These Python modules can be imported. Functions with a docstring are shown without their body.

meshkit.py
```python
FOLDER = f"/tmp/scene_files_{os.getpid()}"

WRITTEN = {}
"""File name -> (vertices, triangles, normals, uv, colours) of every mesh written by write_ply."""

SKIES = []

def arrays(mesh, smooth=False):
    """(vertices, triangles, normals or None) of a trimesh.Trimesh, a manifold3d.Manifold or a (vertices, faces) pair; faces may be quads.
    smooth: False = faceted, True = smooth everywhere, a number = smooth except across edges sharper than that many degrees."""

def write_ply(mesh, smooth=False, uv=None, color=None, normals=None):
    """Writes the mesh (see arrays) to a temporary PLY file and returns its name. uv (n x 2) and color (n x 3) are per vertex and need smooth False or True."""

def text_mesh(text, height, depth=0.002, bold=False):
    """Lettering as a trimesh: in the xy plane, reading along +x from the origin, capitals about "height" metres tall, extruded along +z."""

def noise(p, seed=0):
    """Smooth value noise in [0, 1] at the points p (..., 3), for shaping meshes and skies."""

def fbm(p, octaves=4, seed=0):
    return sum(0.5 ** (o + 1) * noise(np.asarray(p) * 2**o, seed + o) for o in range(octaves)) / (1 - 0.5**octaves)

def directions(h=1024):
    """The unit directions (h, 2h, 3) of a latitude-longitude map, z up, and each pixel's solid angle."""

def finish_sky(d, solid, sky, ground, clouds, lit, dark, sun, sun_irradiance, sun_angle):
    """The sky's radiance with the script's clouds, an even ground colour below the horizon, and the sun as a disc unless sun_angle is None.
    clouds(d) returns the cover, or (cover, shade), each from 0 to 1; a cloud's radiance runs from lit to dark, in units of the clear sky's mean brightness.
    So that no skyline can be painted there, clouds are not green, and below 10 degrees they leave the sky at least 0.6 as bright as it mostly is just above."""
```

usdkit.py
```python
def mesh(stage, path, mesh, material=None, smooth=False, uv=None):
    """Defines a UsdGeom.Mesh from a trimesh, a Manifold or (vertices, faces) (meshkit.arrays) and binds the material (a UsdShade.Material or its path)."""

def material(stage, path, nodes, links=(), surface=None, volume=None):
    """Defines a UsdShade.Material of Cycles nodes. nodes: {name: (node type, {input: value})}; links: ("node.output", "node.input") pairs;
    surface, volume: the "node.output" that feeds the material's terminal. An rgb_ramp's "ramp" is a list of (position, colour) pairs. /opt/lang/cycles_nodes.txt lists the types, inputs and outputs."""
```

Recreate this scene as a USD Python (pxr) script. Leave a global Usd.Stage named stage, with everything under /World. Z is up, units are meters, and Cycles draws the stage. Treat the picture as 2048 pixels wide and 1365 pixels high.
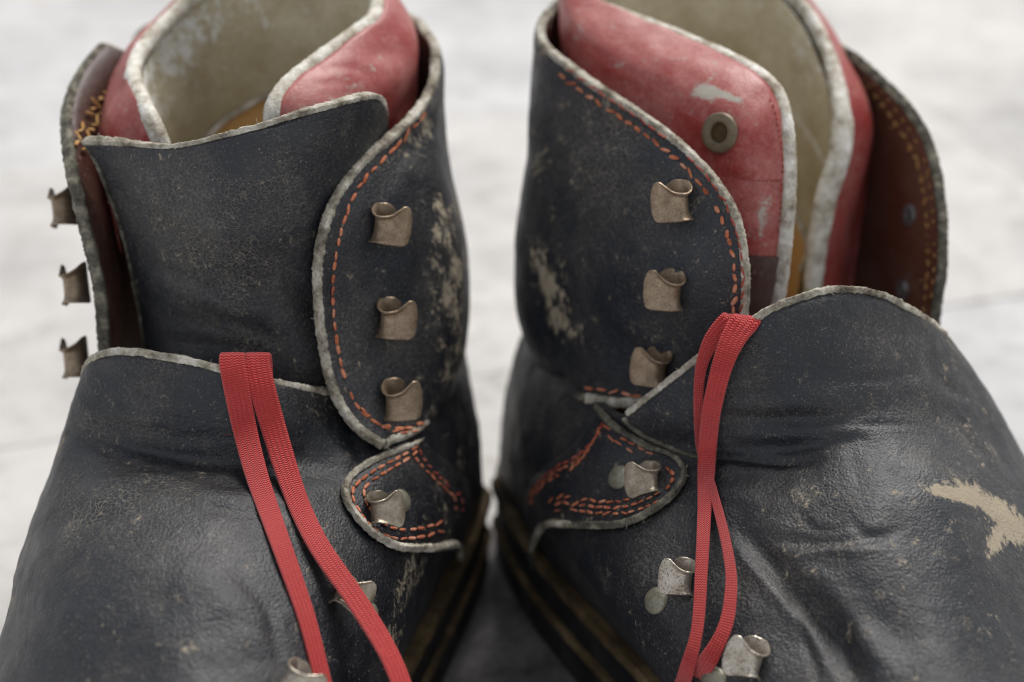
import math, random
import numpy as np
import trimesh, usdkit, meshkit
from scipy.interpolate import Akima1DInterpolator, PchipInterpolator
from scipy.spatial import cKDTree
from scipy.ndimage import gaussian_filter1d, gaussian_filter
from shapely.geometry import Polygon
from pxr import Usd, UsdGeom, UsdLux, UsdShade, Gf, Sdf, Vt

random.seed(7)
RNG = np.random.default_rng(7)
stage = Usd.Stage.CreateInMemory()
UsdGeom.SetStageUpAxis(stage, UsdGeom.Tokens.z)
UsdGeom.SetStageMetersPerUnit(stage, 1.0)
world = UsdGeom.Xform.Define(stage, '/World')
stage.SetDefaultPrim(world.GetPrim())
UsdGeom.Scope.Define(stage, '/World/Looks')

# ------------------------------------------------------------------ camera, light
PITCH = math.radians(30.0)
CAM = np.array([0.0, -34.6, 33.0])            # centimetres
FWD = np.array([0, math.cos(PITCH), -math.sin(PITCH)])
UPV = np.array([0, math.sin(PITCH), math.cos(PITCH)])
RGT = np.array([1.0, 0, 0])
KPX = 0.72 / 2048                              # 36 mm aperture, 50 mm lens
cam = UsdGeom.Camera.Define(stage, '/World/camera')
cam.CreateFocalLengthAttr(50.0); cam.CreateHorizontalApertureAttr(36.0); cam.CreateVerticalApertureAttr(36.0 * 682 / 1024)
cam.CreateClippingRangeAttr(Gf.Vec2f(0.01, 1000))
cam.CreateFocusDistanceAttr(0.372); cam.CreateFStopAttr(5.8)
cam.AddTranslateOp().Set(Gf.Vec3d(*(CAM * 0.01)))
cam.AddRotateXOp().Set(90 - math.degrees(PITCH))
cam.CreateExposureAttr(1.38)

SUN_AZ, SUN_EL = math.radians(25), math.radians(55)       # azimuth from +y towards +x: behind the boots, to the right
sd = np.array([math.sin(SUN_AZ) * math.cos(SUN_EL), math.cos(SUN_AZ) * math.cos(SUN_EL), math.sin(SUN_EL)])
sun = UsdLux.DistantLight.Define(stage, '/World/sun')
sun.CreateIntensityAttr(0.40); sun.CreateAngleAttr(28.0); sun.CreateColorAttr(Gf.Vec3f(1.0, 0.97, 0.93))
sun.GetPrim().CreateAttribute('inputs:normalize', Sdf.ValueTypeNames.Bool).Set(True)
sun.AddRotateXYZOp().Set(Gf.Vec3f(90 - math.degrees(SUN_EL), 0, 180 - math.degrees(SUN_AZ)))
sky_m = usdkit.material(stage, '/World/Looks/overcast_sky', {
    'tc': ('texture_coordinate', {}),
    'sky': ('sky_texture', {'sky_type': 'single_scattering', 'sun_disc': False, 'sun_elevation': SUN_EL, 'sun_rotation': SUN_AZ}),
    'nz': ('noise_texture', {'scale': 1.6, 'detail': 5.0, 'roughness': 0.55}),
    'cl': ('rgb_ramp', {'ramp': [(0.3, (3.6, 3.8, 4.2)), (0.7, (5.8, 5.8, 5.8))]}),
    'mx': ('mix', {'fac': 0.86}),
    'bg': ('background_shader', {'strength': 0.06})},
    [('tc.generated', 'nz.vector'), ('nz.fac', 'cl.fac'), ('sky.color', 'mx.color1'), ('cl.color', 'mx.color2'), ('mx.color', 'bg.color')],
    surface='bg.background')
dome = UsdLux.DomeLight.Define(stage, '/World/sky')
dome.CreateIntensityAttr(1.0)
UsdShade.MaterialBindingAPI.Apply(dome.GetPrim()).Bind(sky_m)
dome.GetPrim().SetCustomDataByKey('kind', 'structure')

# ------------------------------------------------------------------ geometry helpers (centimetres)
def W(p):
    """(px, py, depth) rows -> world points: a sight line of the camera, met at that depth."""
    p = np.asarray(p, float)
    d = p[..., 2:3]
    return CAM + d * FWD + (p[..., 0:1] - 1024) * KPX * d * RGT + (682.5 - p[..., 1:2]) * KPX * d * UPV

def AU(p):
    """measured points: the shaft above the instep stands steeper than the measuring grid"""
    p = np.array(p, float)
    t = (740 - p[..., 1]) / 60.0
    far = np.maximum(p[..., 2] - 46, 0) / (1 + np.exp((p[..., 1] - 620) / 50.0))
    p[..., 2] -= 0.22 * far
    p[..., 2] -= 0.0058 * 60.0 * np.log1p(np.exp(np.clip(t, -30, 30)))
    return W(p)

def PX(P):
    q = np.asarray(P) - CAM
    d = q @ FWD
    return np.stack([1024 + (q @ RGT) / (KPX * d), 682.5 - (q @ UPV) / (KPX * d), d], -1)

def atz(px, py, z):
    """the point at height z seen at (px, py)"""
    d = (CAM[2] - z) / (math.sin(PITCH) - (682.5 - py) * KPX * math.cos(PITCH))
    return W([px, py, d])

def resample(P, n, chord=True, t=None):
    P = np.asarray(P, float)
    if t is not None:
        t = np.r_[0, np.cumsum(np.asarray(t) ** 0.9 + 1e-6)]
    elif chord:
        t = np.r_[0, np.cumsum(np.linalg.norm(np.diff(P, axis=0), axis=1) ** 0.8 + 1e-6)]
    else:
        t = np.arange(len(P), dtype=float)
    if len(P) == 2:
        return P[0] + (P[1] - P[0]) * np.linspace(0, 1, n)[:, None]
    f = Akima1DInterpolator(t, P, axis=0) if len(P) > 3 else PchipInterpolator(t, P, axis=0)
    return f(np.linspace(0, t[-1], n))

def fbm(p, octaves=4, seed=0):
    return meshkit.fbm(np.asarray(p), octaves, seed) * 2 - 1

class Panel:
    """a sheet G[v][u] with normals N"""
    def __init__(self, curves, n_along, n_across, columns=False, chord=True, flip=False, three_d=False, soft=0):
        pts = [np.asarray(c, float) if three_d else AU(c) for c in curves]
        tm = None if chord else np.mean([np.linalg.norm(np.diff(c, axis=0), axis=1) for c in pts], axis=0)
        cs = np.array([resample(c, n_along, chord, tm) for c in pts])
        G = resample(cs.reshape(len(cs), -1), n_across, t=np.linalg.norm(np.diff(cs, axis=0), axis=2).mean(1)).reshape(n_across, n_along, 3)
        if columns:
            G = np.swapaxes(G, 0, 1)
        if soft:
            for ax in (0, 1):
                S = gaussian_filter1d(G, soft, axis=ax, mode='nearest')
                m = min(1.0, 1.0)
                G = S
        self.G, self.flip = np.ascontiguousarray(G), flip
        self.normals()
        self.px = PX(self.G)
        self.wear = np.zeros(self.G.shape[:2]); self.crack = np.zeros(self.G.shape[:2])
        self.tree = None
    def normals(self):
        du, dv = np.gradient(self.G, axis=1), np.gradient(self.G, axis=0)
        n = np.cross(dv, du) * (-1 if self.flip else 1)
        L = np.linalg.norm(n, axis=2, keepdims=True)
        n = np.where(L > 1e-9, n / np.maximum(L, 1e-9), 0)
        # degenerate rows borrow from the neighbours
        bad = L[..., 0] < 1e-9
        if bad.any():
            good = np.argwhere(~bad); idx = cKDTree(good).query(np.argwhere(bad))[1]
            n[bad] = n[tuple(good[idx].T)]
        n = np.stack([gaussian_filter(n[..., k], 2.0, mode='nearest') for k in range(3)], -1)
        self.N = n / np.maximum(np.linalg.norm(n, axis=2, keepdims=True), 1e-9)
    def displace(self, d):
        self.G = self.G + self.N * np.asarray(d)[..., None]
        self.normals(); self.px = PX(self.G); self.tree = None
    def facing(self):
        v = CAM - self.G
        return (np.sum(v * self.N, axis=2) > 0)
    def rough(self, amps=((0.5, 0.04), (1.6, 0.02)), seed=0):
        self.displace(sum(a * fbm(self.G * f, 3, seed + k) for k, (f, a) in enumerate(amps)))
    def folds(self, lines, mask=None, gain=1.0):
        """lines: (polyline px, half width px, amplitude cm)"""
        q, D = self.px[..., :2], np.zeros(self.G.shape[:2])
        for line, wd, am in lines:
            c = resample(np.asarray(line, float), 60)
            t = cKDTree(c); dist, i = t.query(q.reshape(-1, 2))
            s = i / 59.0
            taper = np.sin(np.clip(s, 0.02, 0.98) * np.pi) ** 0.6
            D += (am * taper * np.exp(-(dist / wd) ** 2)).reshape(D.shape)
        if mask is not None:
            D *= mask
        self.displace(D * gain)
    def blobs(self, items, what='wear', both=False):
        """items: (cx, cy, rx, ry, angle degrees, strength) in pixels"""
        F = self.facing() if not both else np.ones(self.G.shape[:2], bool)
        A = getattr(self, what)
        for cx, cy, rx, ry, an, st in items:
            a = math.radians(an)
            x, y = self.px[..., 0] - cx, self.px[..., 1] - cy
            X, Y = x * math.cos(a) + y * math.sin(a), -x * math.sin(a) + y * math.cos(a)
            A += F * st * np.exp(-((X / rx) ** 2 + (Y / ry) ** 2) ** 1.3)
    def lines(self, items, what='wear'):
        q = self.px[..., :2].reshape(-1, 2)
        A = getattr(self, what)
        for line, wd, st in items:
            c = resample(np.asarray(line, float), 80); st = st * 1.6
            dist = cKDTree(c).query(q)[0].reshape(A.shape)
            A += st * np.exp(-(dist / wd) ** 2) * self.facing()
    def at(self, pts, lift=0.0):
        """points of the sheet seen at the pixels pts, and normals there"""
        if self.tree is None:
            F = self.facing()
            self.fG, self.fN = self.G[F], self.N[F]
            self.tree = cKDTree(self.px[F][:, :2])
        pts = np.asarray(pts, float)[:, :2]
        i = self.tree.query(pts)[1]
        g, n = self.fG[i], self.fN[i]
        ray = W(np.c_[pts, np.ones(len(pts))]) - CAM
        den = np.sum(ray * n, 1)
        t = np.sum((g - CAM) * n, 1) / np.where(np.abs(den) < 0.12, -0.12, den)
        d0 = PX(g)[:, 2]
        t = np.where(np.abs(t - d0) < 0.6, t, d0)
        return CAM + ray * t[:, None] + n * lift, n

def grid_faces(nv, nu, rev=False):
    a = np.arange(nv * nu).reshape(nv, nu)
    q = np.stack([a[:-1, :-1], a[1:, :-1], a[1:, 1:], a[:-1, 1:]], -1).reshape(-1, 4)
    f = np.vstack([q[:, [0, 1, 2]], q[:, [0, 2, 3]]])
    return f[:, ::-1] if rev else f

def merge(parts):
    V, F, o = [], [], 0
    for v, f in parts:
        V.append(v); F.append(np.asarray(f) + o); o += len(v)
    return np.vstack(V), np.vstack(F)

def solid(p, lo, hi):
    """a closed sheet between two offsets along the normal"""
    nv, nu = p.G.shape[:2]
    eu = np.minimum(np.arange(nu), np.arange(nu)[::-1]); ev = np.minimum(np.arange(nv), np.arange(nv)[::-1])
    e = np.clip(np.minimum.outer(ev, eu) / 4.0, 0, 1)[..., None]
    th = (hi - lo) * 0.35
    A, B = (p.G + p.N * (hi - th * (1 - e))).reshape(-1, 3), (p.G + p.N * (lo + th * (1 - e))).reshape(-1, 3)
    rim = np.r_[np.arange(nu), np.arange(1, nv) * nu + nu - 1, (nv - 1) * nu + np.arange(nu - 2, -1, -1), np.arange(nv - 2, 0, -1) * nu]
    m = len(rim); k = np.arange(m); k2 = (k + 1) % m
    side = np.vstack([A[rim], B[rim]])
    sf = np.vstack([np.c_[k, k + m, k2], np.c_[k2, k + m, k2 + m]])
    rv = p.flip
    v, f = merge([(A, grid_faces(nv, nu, rv)), (B, grid_faces(nv, nu, not rv)), (side, sf[:, ::-1] if rv else sf)])
    w = np.r_[p.wear.ravel(), p.wear.ravel(), p.wear.ravel()[rim], p.wear.ravel()[rim]]
    c = np.r_[p.crack.ravel(), p.crack.ravel(), p.crack.ravel()[rim], p.crack.ravel()[rim]]
    uu, vv = np.meshgrid(np.linspace(0, 1, nu), np.linspace(0, 1, nv))
    uv = np.c_[uu.ravel(), vv.ravel()]
    uv = np.vstack([uv, uv, uv[rim], uv[rim]])
    return v, f, np.c_[w, c, np.zeros(len(w))], uv

def sweep(C, Nn, a, b, sides=10, rough=0.0, seed=0, flat=1.0, fq=5.0):
    """an elliptic rod along C; a: half width across the normals Nn, b: half width along them; both per point or single"""
    C = np.asarray(C, float); n = len(C)
    T = np.gradient(C, axis=0); T /= np.linalg.norm(T, axis=1, keepdims=True) + 1e-12
    Nn = np.broadcast_to(Nn, C.shape); Nn = Nn - T * np.sum(Nn * T, 1, keepdims=True); Nn = Nn / (np.linalg.norm(Nn, axis=1, keepdims=True) + 1e-12)
    B = np.cross(T, Nn)
    th = np.arange(sides) * 2 * np.pi / sides
    a, b = np.broadcast_to(a, n)[:, None, None], np.broadcast_to(b, n)[:, None, None]
    cs, sn = (np.sign(f) * np.abs(f) ** flat for f in (np.cos(th), np.sin(th)))
    off = a * cs[None, :, None] * B[:, None] + b * sn[None, :, None] * Nn[:, None]
    V = C[:, None] + off
    if rough:
        V = V + off / (np.linalg.norm(off, axis=2, keepdims=True) + 1e-12) * (rough * (fbm(V * fq, 3, seed) + 1.1 * fbm(V * 18, 3, seed + 5)))[..., None]
    i, j = np.meshgrid(np.arange(n - 1), np.arange(sides), indexing='ij')
    q = np.stack([i * sides + j, i * sides + (j + 1) % sides, (i + 1) * sides + (j + 1) % sides, (i + 1) * sides + j], -1).reshape(-1, 4)
    V = np.vstack([V.reshape(-1, 3), C[0], C[-1]])
    e0, e1 = n * sides, n * sides + 1
    k = np.arange(sides)
    F = np.vstack([q[:, [0, 1, 2]], q[:, [0, 2, 3]], np.c_[np.full(sides, e0), (k + 1) % sides, k], np.c_[np.full(sides, e1), (n - 1) * sides + k, (n - 1) * sides + (k + 1) % sides]])
    # make faces look outwards
    f0 = F[0]; nn = np.cross(V[f0[1]] - V[f0[0]], V[f0[2]] - V[f0[0]])
    if nn @ (V[f0].mean(0) - C[0]) < 0:
        F = F[:, ::-1]
    return V, F

def smooth_curve(px, step=6.0):
    p = np.asarray(px, float)
    L = np.linalg.norm(np.diff(p[:, :2], axis=0), axis=1).sum()
    return resample(p, max(8, int(L / step)))

# ------------------------------------------------------------------ prims
USED = {}
def numbered(parent, name):
    k = USED.get((parent, name), 0); USED[(parent, name)] = k + 1
    return f'{parent}/{name}' if k == 0 else f'{parent}/{name}_{k:03d}'

class Thing:
    def __init__(self, name, label, cat, base=(0, 0, 0), group=None):
        self.path = numbered('/World', name); self.base = np.array(base, float)
        x = UsdGeom.Xform.Define(stage, self.path); x.AddTranslateOp().Set(Gf.Vec3d(*(self.base * 0.01)))
        p = x.GetPrim(); p.SetCustomDataByKey('label', label); p.SetCustomDataByKey('category', cat)
        if group: p.SetCustomDataByKey('group', group)
    def part(self, name, mesh, mat, parent=None, smooth=True, attr=None, uv=None, label=None, kind=None):
        path = numbered(parent or self.path, name)
        v, f = np.asarray(mesh[0], float), np.asarray(mesh[1])
        m = usdkit.mesh(stage, path, ((v - self.base) * 0.01, f), M[mat], smooth=smooth, uv=uv)
        if attr is not None:
            UsdGeom.PrimvarsAPI(m).CreatePrimvar('marks', Sdf.ValueTypeNames.Color3fArray, 'vertex').Set(Vt.Vec3fArray.FromNumpy(np.asarray(attr, np.float32)))
        if label: m.GetPrim().SetCustomDataByKey('label', label)
        if kind: m.GetPrim().SetCustomDataByKey('kind', kind)
        return path
    def sheet(self, name, panel, mat, lo, hi, parent=None, label=None):
        v, f, a, uv = solid(panel, lo, hi)
        return self.part(name, (v, f), mat, parent, attr=a, uv=uv, label=label)
    def hairs(self, name, C, Nn, count, length, mat, parent, width=0.0105, spread=1.0, bias=None):
        """short loose fibres along a curve"""
        C = np.asarray(C); n = len(C)
        Nn = np.broadcast_to(Nn, C.shape)
        count = int(count * 1.6); i = RNG.integers(0, n, count); d = RNG.normal(size=(count, 3)) * spread + Nn[i] * 0.5
        if bias is not None: d += np.broadcast_to(bias, C.shape)[i]
        d /= np.linalg.norm(d, axis=1, keepdims=True)
        ln = length * RNG.uniform(0.3, 1.0, count)[:, None] * (0.4 + RNG.random((count, 1)) ** 3)
        p0 = C[i] + RNG.normal(size=(count, 3)) * 0.02
        bend = RNG.normal(size=(count, 3)) * 0.35
        p1 = p0 + d * ln * 0.55; p2 = p0 + (d + bend) * ln
        P = (np.stack([p0, p1, p2], 1).reshape(-1, 3) - self.base) * 0.01
        c = UsdGeom.BasisCurves.Define(stage, numbered(parent or self.path, name))
        c.CreateTypeAttr('linear'); c.CreatePointsAttr(Vt.Vec3fArray.FromNumpy(P.astype(np.float32)))
        c.CreateCurveVertexCountsAttr(Vt.IntArray.FromNumpy(np.full(count, 3, np.int32)))
        c.CreateWidthsAttr(Vt.FloatArray.FromNumpy(np.full(len(P), width * 0.01, np.float32))); c.SetWidthsInterpolation('vertex')
        UsdShade.MaterialBindingAPI.Apply(c.GetPrim()).Bind(M[mat])
        c.GetPrim().SetCustomDataByKey('kind', 'stuff')

# ------------------------------------------------------------------ materials
M = {}
def mat(name, nodes, links, surface='p.BSDF'):
    M[name] = usdkit.material(stage, f'/World/Looks/{name}', nodes, links, surface=surface)

def leather(name, dark, dusty, crackc=(0.22, 0.19, 0.14), wearc=(0.36, 0.30, 0.21), rough=0.46, crack=0.5, dust=0.5, speck=0.5, cells=640.0, bump=0.55, spec=0.35, pores=0.0, lowdust=1.0, porec=(0.16, 0.145, 0.125)):
    nodes = {
        'tc': ('texture_coordinate', {}),
        'at': ('attribute', {'attribute': 'marks'}),
        'sp': ('separate_color', {}),
        'wob': ('noise_texture', {'scale': 160.0, 'detail': 3.0}),
        'wv': ('vector_math', {'math_type': 'scale', 'scale': 0.006}),
        'tv': ('vector_math', {'math_type': 'add'}),
        # broad dust
        'n1': ('noise_texture', {'scale': 42.0, 'detail': 8.0, 'roughness': 0.68}),
        'q1': ('math', {'math_type': 'multiply_add', 'value2': 0.55}), 'q2': ('math', {'math_type': 'subtract', 'value2': 0.26}), 'r1': ('map_range', {'from_min': 0.40, 'from_max': 0.78, 'to_min': 0.0, 'to_max': dust, 'clamp': True}),
        'c1': ('mix', {'color1': dark, 'color2': dusty}),
        # crackle
        'vo': ('voronoi_texture', {'feature': 'distance_to_edge', 'scale': cells}),
        'mp': ('mapping', {'scale': (1.0, 1.0, 1.5)}), 'mw': ('mapping', {'scale': (1.0, 1.0, 0.6)}), 'n6': ('noise_texture', {'scale': 700.0, 'detail': 6.0, 'roughness': 0.7}), 'h6': ('math', {'math_type': 'multiply_add', 'value2': -0.9}),
        'rv': ('map_range', {'from_min': 0.01, 'from_max': 0.065, 'to_min': 1.0, 'to_max': 0.0, 'clamp': True}),
        'n2': ('noise_texture', {'scale': 70.0, 'detail': 5.0, 'roughness': 0.6}),
        'r2': ('map_range', {'from_min': 0.46, 'from_max': 0.74, 'to_min': -0.25, 'to_max': crack, 'clamp': True}),
        'a2': ('math', {'math_type': 'multiply_add', 'value2': 0.8}),
        'm2': ('math', {'math_type': 'multiply', 'use_clamp': True}),
        'c2': ('mix', {'color2': crackc}),
        # specks
        'n3': ('noise_texture', {'scale': 1500.0, 'detail': 3.0, 'roughness': 0.7}),
        'r3': ('map_range', {'from_min': 0.62, 'from_max': 0.74, 'to_min': 0.0, 'to_max': speck, 'clamp': True}),
        'c3': ('mix', {'color2': (0.24, 0.22, 0.18)}),
        # worn-off finish
        'n4': ('noise_texture', {'scale': 520.0, 'detail': 9.0, 'roughness': 0.8}),
        'k4': ('math', {'math_type': 'multiply_add', 'value2': 5.2, 'value3': -2.6}),
        's4': ('math', {'math_type': 'add'}), 'k5': ('math', {'math_type': 'multiply_add', 'value2': 2.2, 'value3': -1.1}), 'r5': ('math', {'math_type': 'add'}),
        'g4': ('math', {'math_type': 'multiply', 'use_clamp': False}),
        'r4': ('map_range', {'range_type': 'smoothstep', 'from_min': 0.56, 'from_max': 1.25, 'to_min': 0.0, 'to_max': 0.95, 'clamp': True}),
        'w5': ('mix', {'color1': tuple(x * 0.62 for x in wearc), 'color2': wearc}),
        'c4': ('mix', {}),
        # relief
        'gr': ('voronoi_texture', {'feature': 'f1', 'scale': 1350.0}),
        'h1': ('math', {'math_type': 'multiply', 'value2': 0.35}),
        'h2': ('math', {'math_type': 'multiply_add', 'value2': 0.35, 'value3': 0.0}),
        'h3': ('math', {'math_type': 'add'}),
        'bp': ('bump', {'strength': bump, 'distance': 0.0005}),
        'rr': ('map_range', {'from_min': 0.3, 'from_max': 0.7, 'to_min': rough - 0.07, 'to_max': rough + 0.16}),
        'rw': ('mix_float', {'b': 0.9}),
        'pr': ('map_range', {'from_min': 0.50, 'from_max': 0.74, 'to_min': 0.0, 'to_max': pores, 'clamp': True}),
        'pn': ('map_range', {'from_min': 0.42, 'from_max': 0.68, 'to_min': 0.05, 'to_max': 1.0, 'clamp': True}),
        'pm': ('math', {'math_type': 'multiply'}), 'nL': ('noise_texture', {'scale': 20.0, 'detail': 4.0, 'roughness': 0.6}), 'rL': ('map_range', {'from_min': 0.40, 'from_max': 0.66, 'to_min': lowdust, 'to_max': 1.0, 'clamp': True}), 'g1': ('math', {'math_type': 'multiply'}), 'g2': ('math', {'math_type': 'multiply'}),
        'ms': ('mapping', {'rotation': (0.35, 0.25, 0.0), 'scale': (1.0, 1.0, 0.07)}),
        'ns': ('noise_texture', {'scale': 900.0, 'detail': 3.0, 'roughness': 0.6}),
        'rs': ('map_range', {'from_min': 0.66, 'from_max': 0.76, 'to_min': 0.0, 'to_max': pores * 0.8, 'clamp': True}),
        'mxx': ('math', {'math_type': 'maximum'}),
        'c5': ('mix', {'color2': porec}),
        'p': ('principled_bsdf', {'specular_ior_level': spec}),
    }
    links = [('at.color', 'sp.color'), ('tc.object', 'wob.vector'), ('wob.color', 'wv.vector1'), ('wv.vector', 'tv.vector1'), ('tc.object', 'tv.vector2'),
             ('tc.object', 'n1.vector'), ('n6.fac', 'q1.value1'), ('n1.fac', 'q1.value3'), ('q1.value', 'q2.value1'), ('q2.value', 'r1.value'), ('tc.object', 'nL.vector'), ('nL.fac', 'rL.value'), ('r1.result', 'g1.value1'), ('rL.result', 'g1.value2'), ('g1.value', 'c1.fac'),
             ('tv.vector', 'mp.vector'), ('mp.vector', 'vo.vector'), ('vo.distance', 'rv.value'), ('tc.object', 'n2.vector'), ('n2.fac', 'r2.value'), ('r2.result', 'a2.value3'), ('sp.g', 'a2.value1'),
             ('a2.value', 'm2.value1'), ('rv.result', 'm2.value2'), ('c1.color', 'c2.color1'), ('m2.value', 'c2.fac'),
             ('tc.object', 'n3.vector'), ('n3.fac', 'r3.value'), ('r3.result', 'c3.fac'), ('gr.distance', 'pr.value'), ('n1.fac', 'pn.value'), ('pr.result', 'pm.value1'), ('pn.result', 'pm.value2'), ('tc.object', 'ms.vector'), ('ms.vector', 'ns.vector'), ('ns.fac', 'rs.value'), ('pm.value', 'g2.value1'), ('rL.result', 'g2.value2'), ('g2.value', 'mxx.value1'), ('rs.result', 'mxx.value2'), ('mxx.value', 'c5.fac'), ('c2.color', 'c5.color1'), ('c5.color', 'c3.color1'),
             ('tv.vector', 'mw.vector'), ('mw.vector', 'n4.vector'), ('tc.object', 'n6.vector'), ('n6.fac', 'h6.value1'), ('h3.value', 'h6.value3'), ('n4.fac', 'k4.value1'), ('k4.value', 'r5.value1'), ('wob.fac', 'k5.value1'), ('k5.value', 'r5.value2'), ('r5.value', 's4.value1'), ('sp.r', 's4.value2'), ('s4.value', 'r4.value'),
             ('r4.result', 'g4.value1'), ('sp.r', 'g4.value2'),
             ('n1.fac', 'w5.fac'), ('c3.color', 'c4.color1'), ('w5.color', 'c4.color2'), ('r4.result', 'c4.fac'),
             ('tc.object', 'gr.vector'), ('gr.distance', 'h1.value1'), ('m2.value', 'h2.value1'), ('h1.value', 'h3.value1'), ('h2.value', 'h3.value2'),
             ('h6.value', 'bp.height'), ('bp.normal', 'p.normal'),
             ('n2.fac', 'rr.value'), ('rr.result', 'rw.a'), ('r4.result', 'rw.fac'), ('rw.result', 'p.roughness'),
             ('c4.color', 'p.base_color')]
    nodes['bp'][1]['invert'] = True
    mat(name, nodes, links)

leather('black_leather', (0.0040, 0.0050, 0.0080), (0.046, 0.041, 0.036), crack=0.40, dust=0.55, speck=0.85, rough=0.40, spec=0.5, bump=0.75, pores=0.42, lowdust=0.12)
leather('brown_leather', (0.040, 0.0145, 0.010), (0.085, 0.050, 0.040), crack=0.15, rough=0.34, dust=0.8, speck=0.3)
leather('tan_brown_leather', (0.085, 0.027, 0.017), (0.13, 0.070, 0.052), crack=0.1, rough=0.30, dust=0.8, speck=0.3)
leather('red_leather', (0.235, 0.032, 0.027), (0.42, 0.18, 0.155), crackc=(0.5, 0.33, 0.28), wearc=(0.42, 0.39, 0.33), crack=0.10, dust=0.8, speck=0.8, pores=0.12, porec=(0.45, 0.30, 0.26), rough=0.40, bump=0.3, cells=500.0)
leather('olive_lining', (0.33, 0.275, 0.165), (0.55, 0.49, 0.36), crackc=(0.45, 0.42, 0.34), wearc=(0.75, 0.74, 0.69), crack=0.25, dust=0.9, speck=0.2, rough=0.6, bump=0.3, cells=260.0)
leather('ochre_lining', (0.52, 0.30, 0.10), (0.62, 0.42, 0.20), crack=0.05, dust=0.9, speck=0.2, rough=0.6, bump=0.2)

def suede(name, a, b, c, scale=220.0, rough=0.9):
    mat(name, {'tc': ('texture_coordinate', {}), 'n': ('noise_texture', {'scale': scale, 'detail': 9.0, 'roughness': 0.75}),
               'r': ('rgb_ramp', {'ramp': [(0.36, a), (0.5, b), (0.66, c)]}),
               'n2': ('noise_texture', {'scale': 1800.0, 'detail': 4.0}), 'bp': ('bump', {'strength': 0.8, 'distance': 0.0006}),
               'p': ('principled_bsdf', {'roughness': rough, 'specular_ior_level': 0.2})},
        [('tc.object', 'n.vector'), ('tc.object', 'n2.vector'), ('n.fac', 'r.fac'), ('r.color', 'p.base_color'), ('n2.fac', 'bp.height'), ('bp.normal', 'p.normal')])
suede('raw_edge', (0.085, 0.07, 0.05), (0.29, 0.262, 0.205), (0.58, 0.55, 0.48), scale=130.0)
suede('dull_edge', (0.035, 0.032, 0.026), (0.10, 0.092, 0.07), (0.27, 0.25, 0.19))
suede('cream_piping', (0.22, 0.17, 0.12), (0.50, 0.465, 0.39), (0.80, 0.78, 0.73), scale=130.0, rough=0.75)
suede('fray_fibre', (0.30, 0.28, 0.22), (0.42, 0.39, 0.32), (0.52, 0.5, 0.42))
suede('orange_thread', (0.20, 0.048, 0.025), (0.46, 0.145, 0.07), (0.56, 0.31, 0.21), scale=170.0)
suede('tan_thread', (0.30, 0.15, 0.05), (0.46, 0.25, 0.09), (0.55, 0.36, 0.16), scale=120.0)
suede('red_thread', (0.17, 0.025, 0.018), (0.33, 0.06, 0.04), (0.40, 0.15, 0.10), scale=120.0)
suede('welt_tan', (0.02, 0.014, 0.008), (0.09, 0.062, 0.03), (0.24, 0.17, 0.09), scale=45.0, rough=0.7)
suede('shade_grey', (0.06, 0.056, 0.055), (0.13, 0.12, 0.118), (0.22, 0.205, 0.20), scale=60.0)  # grey of the shaded ground between the boots, held as a colour
suede('black_rubber', (0.006, 0.006, 0.007), (0.012, 0.012, 0.013), (0.035, 0.033, 0.03), scale=60.0, rough=0.7)

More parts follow.
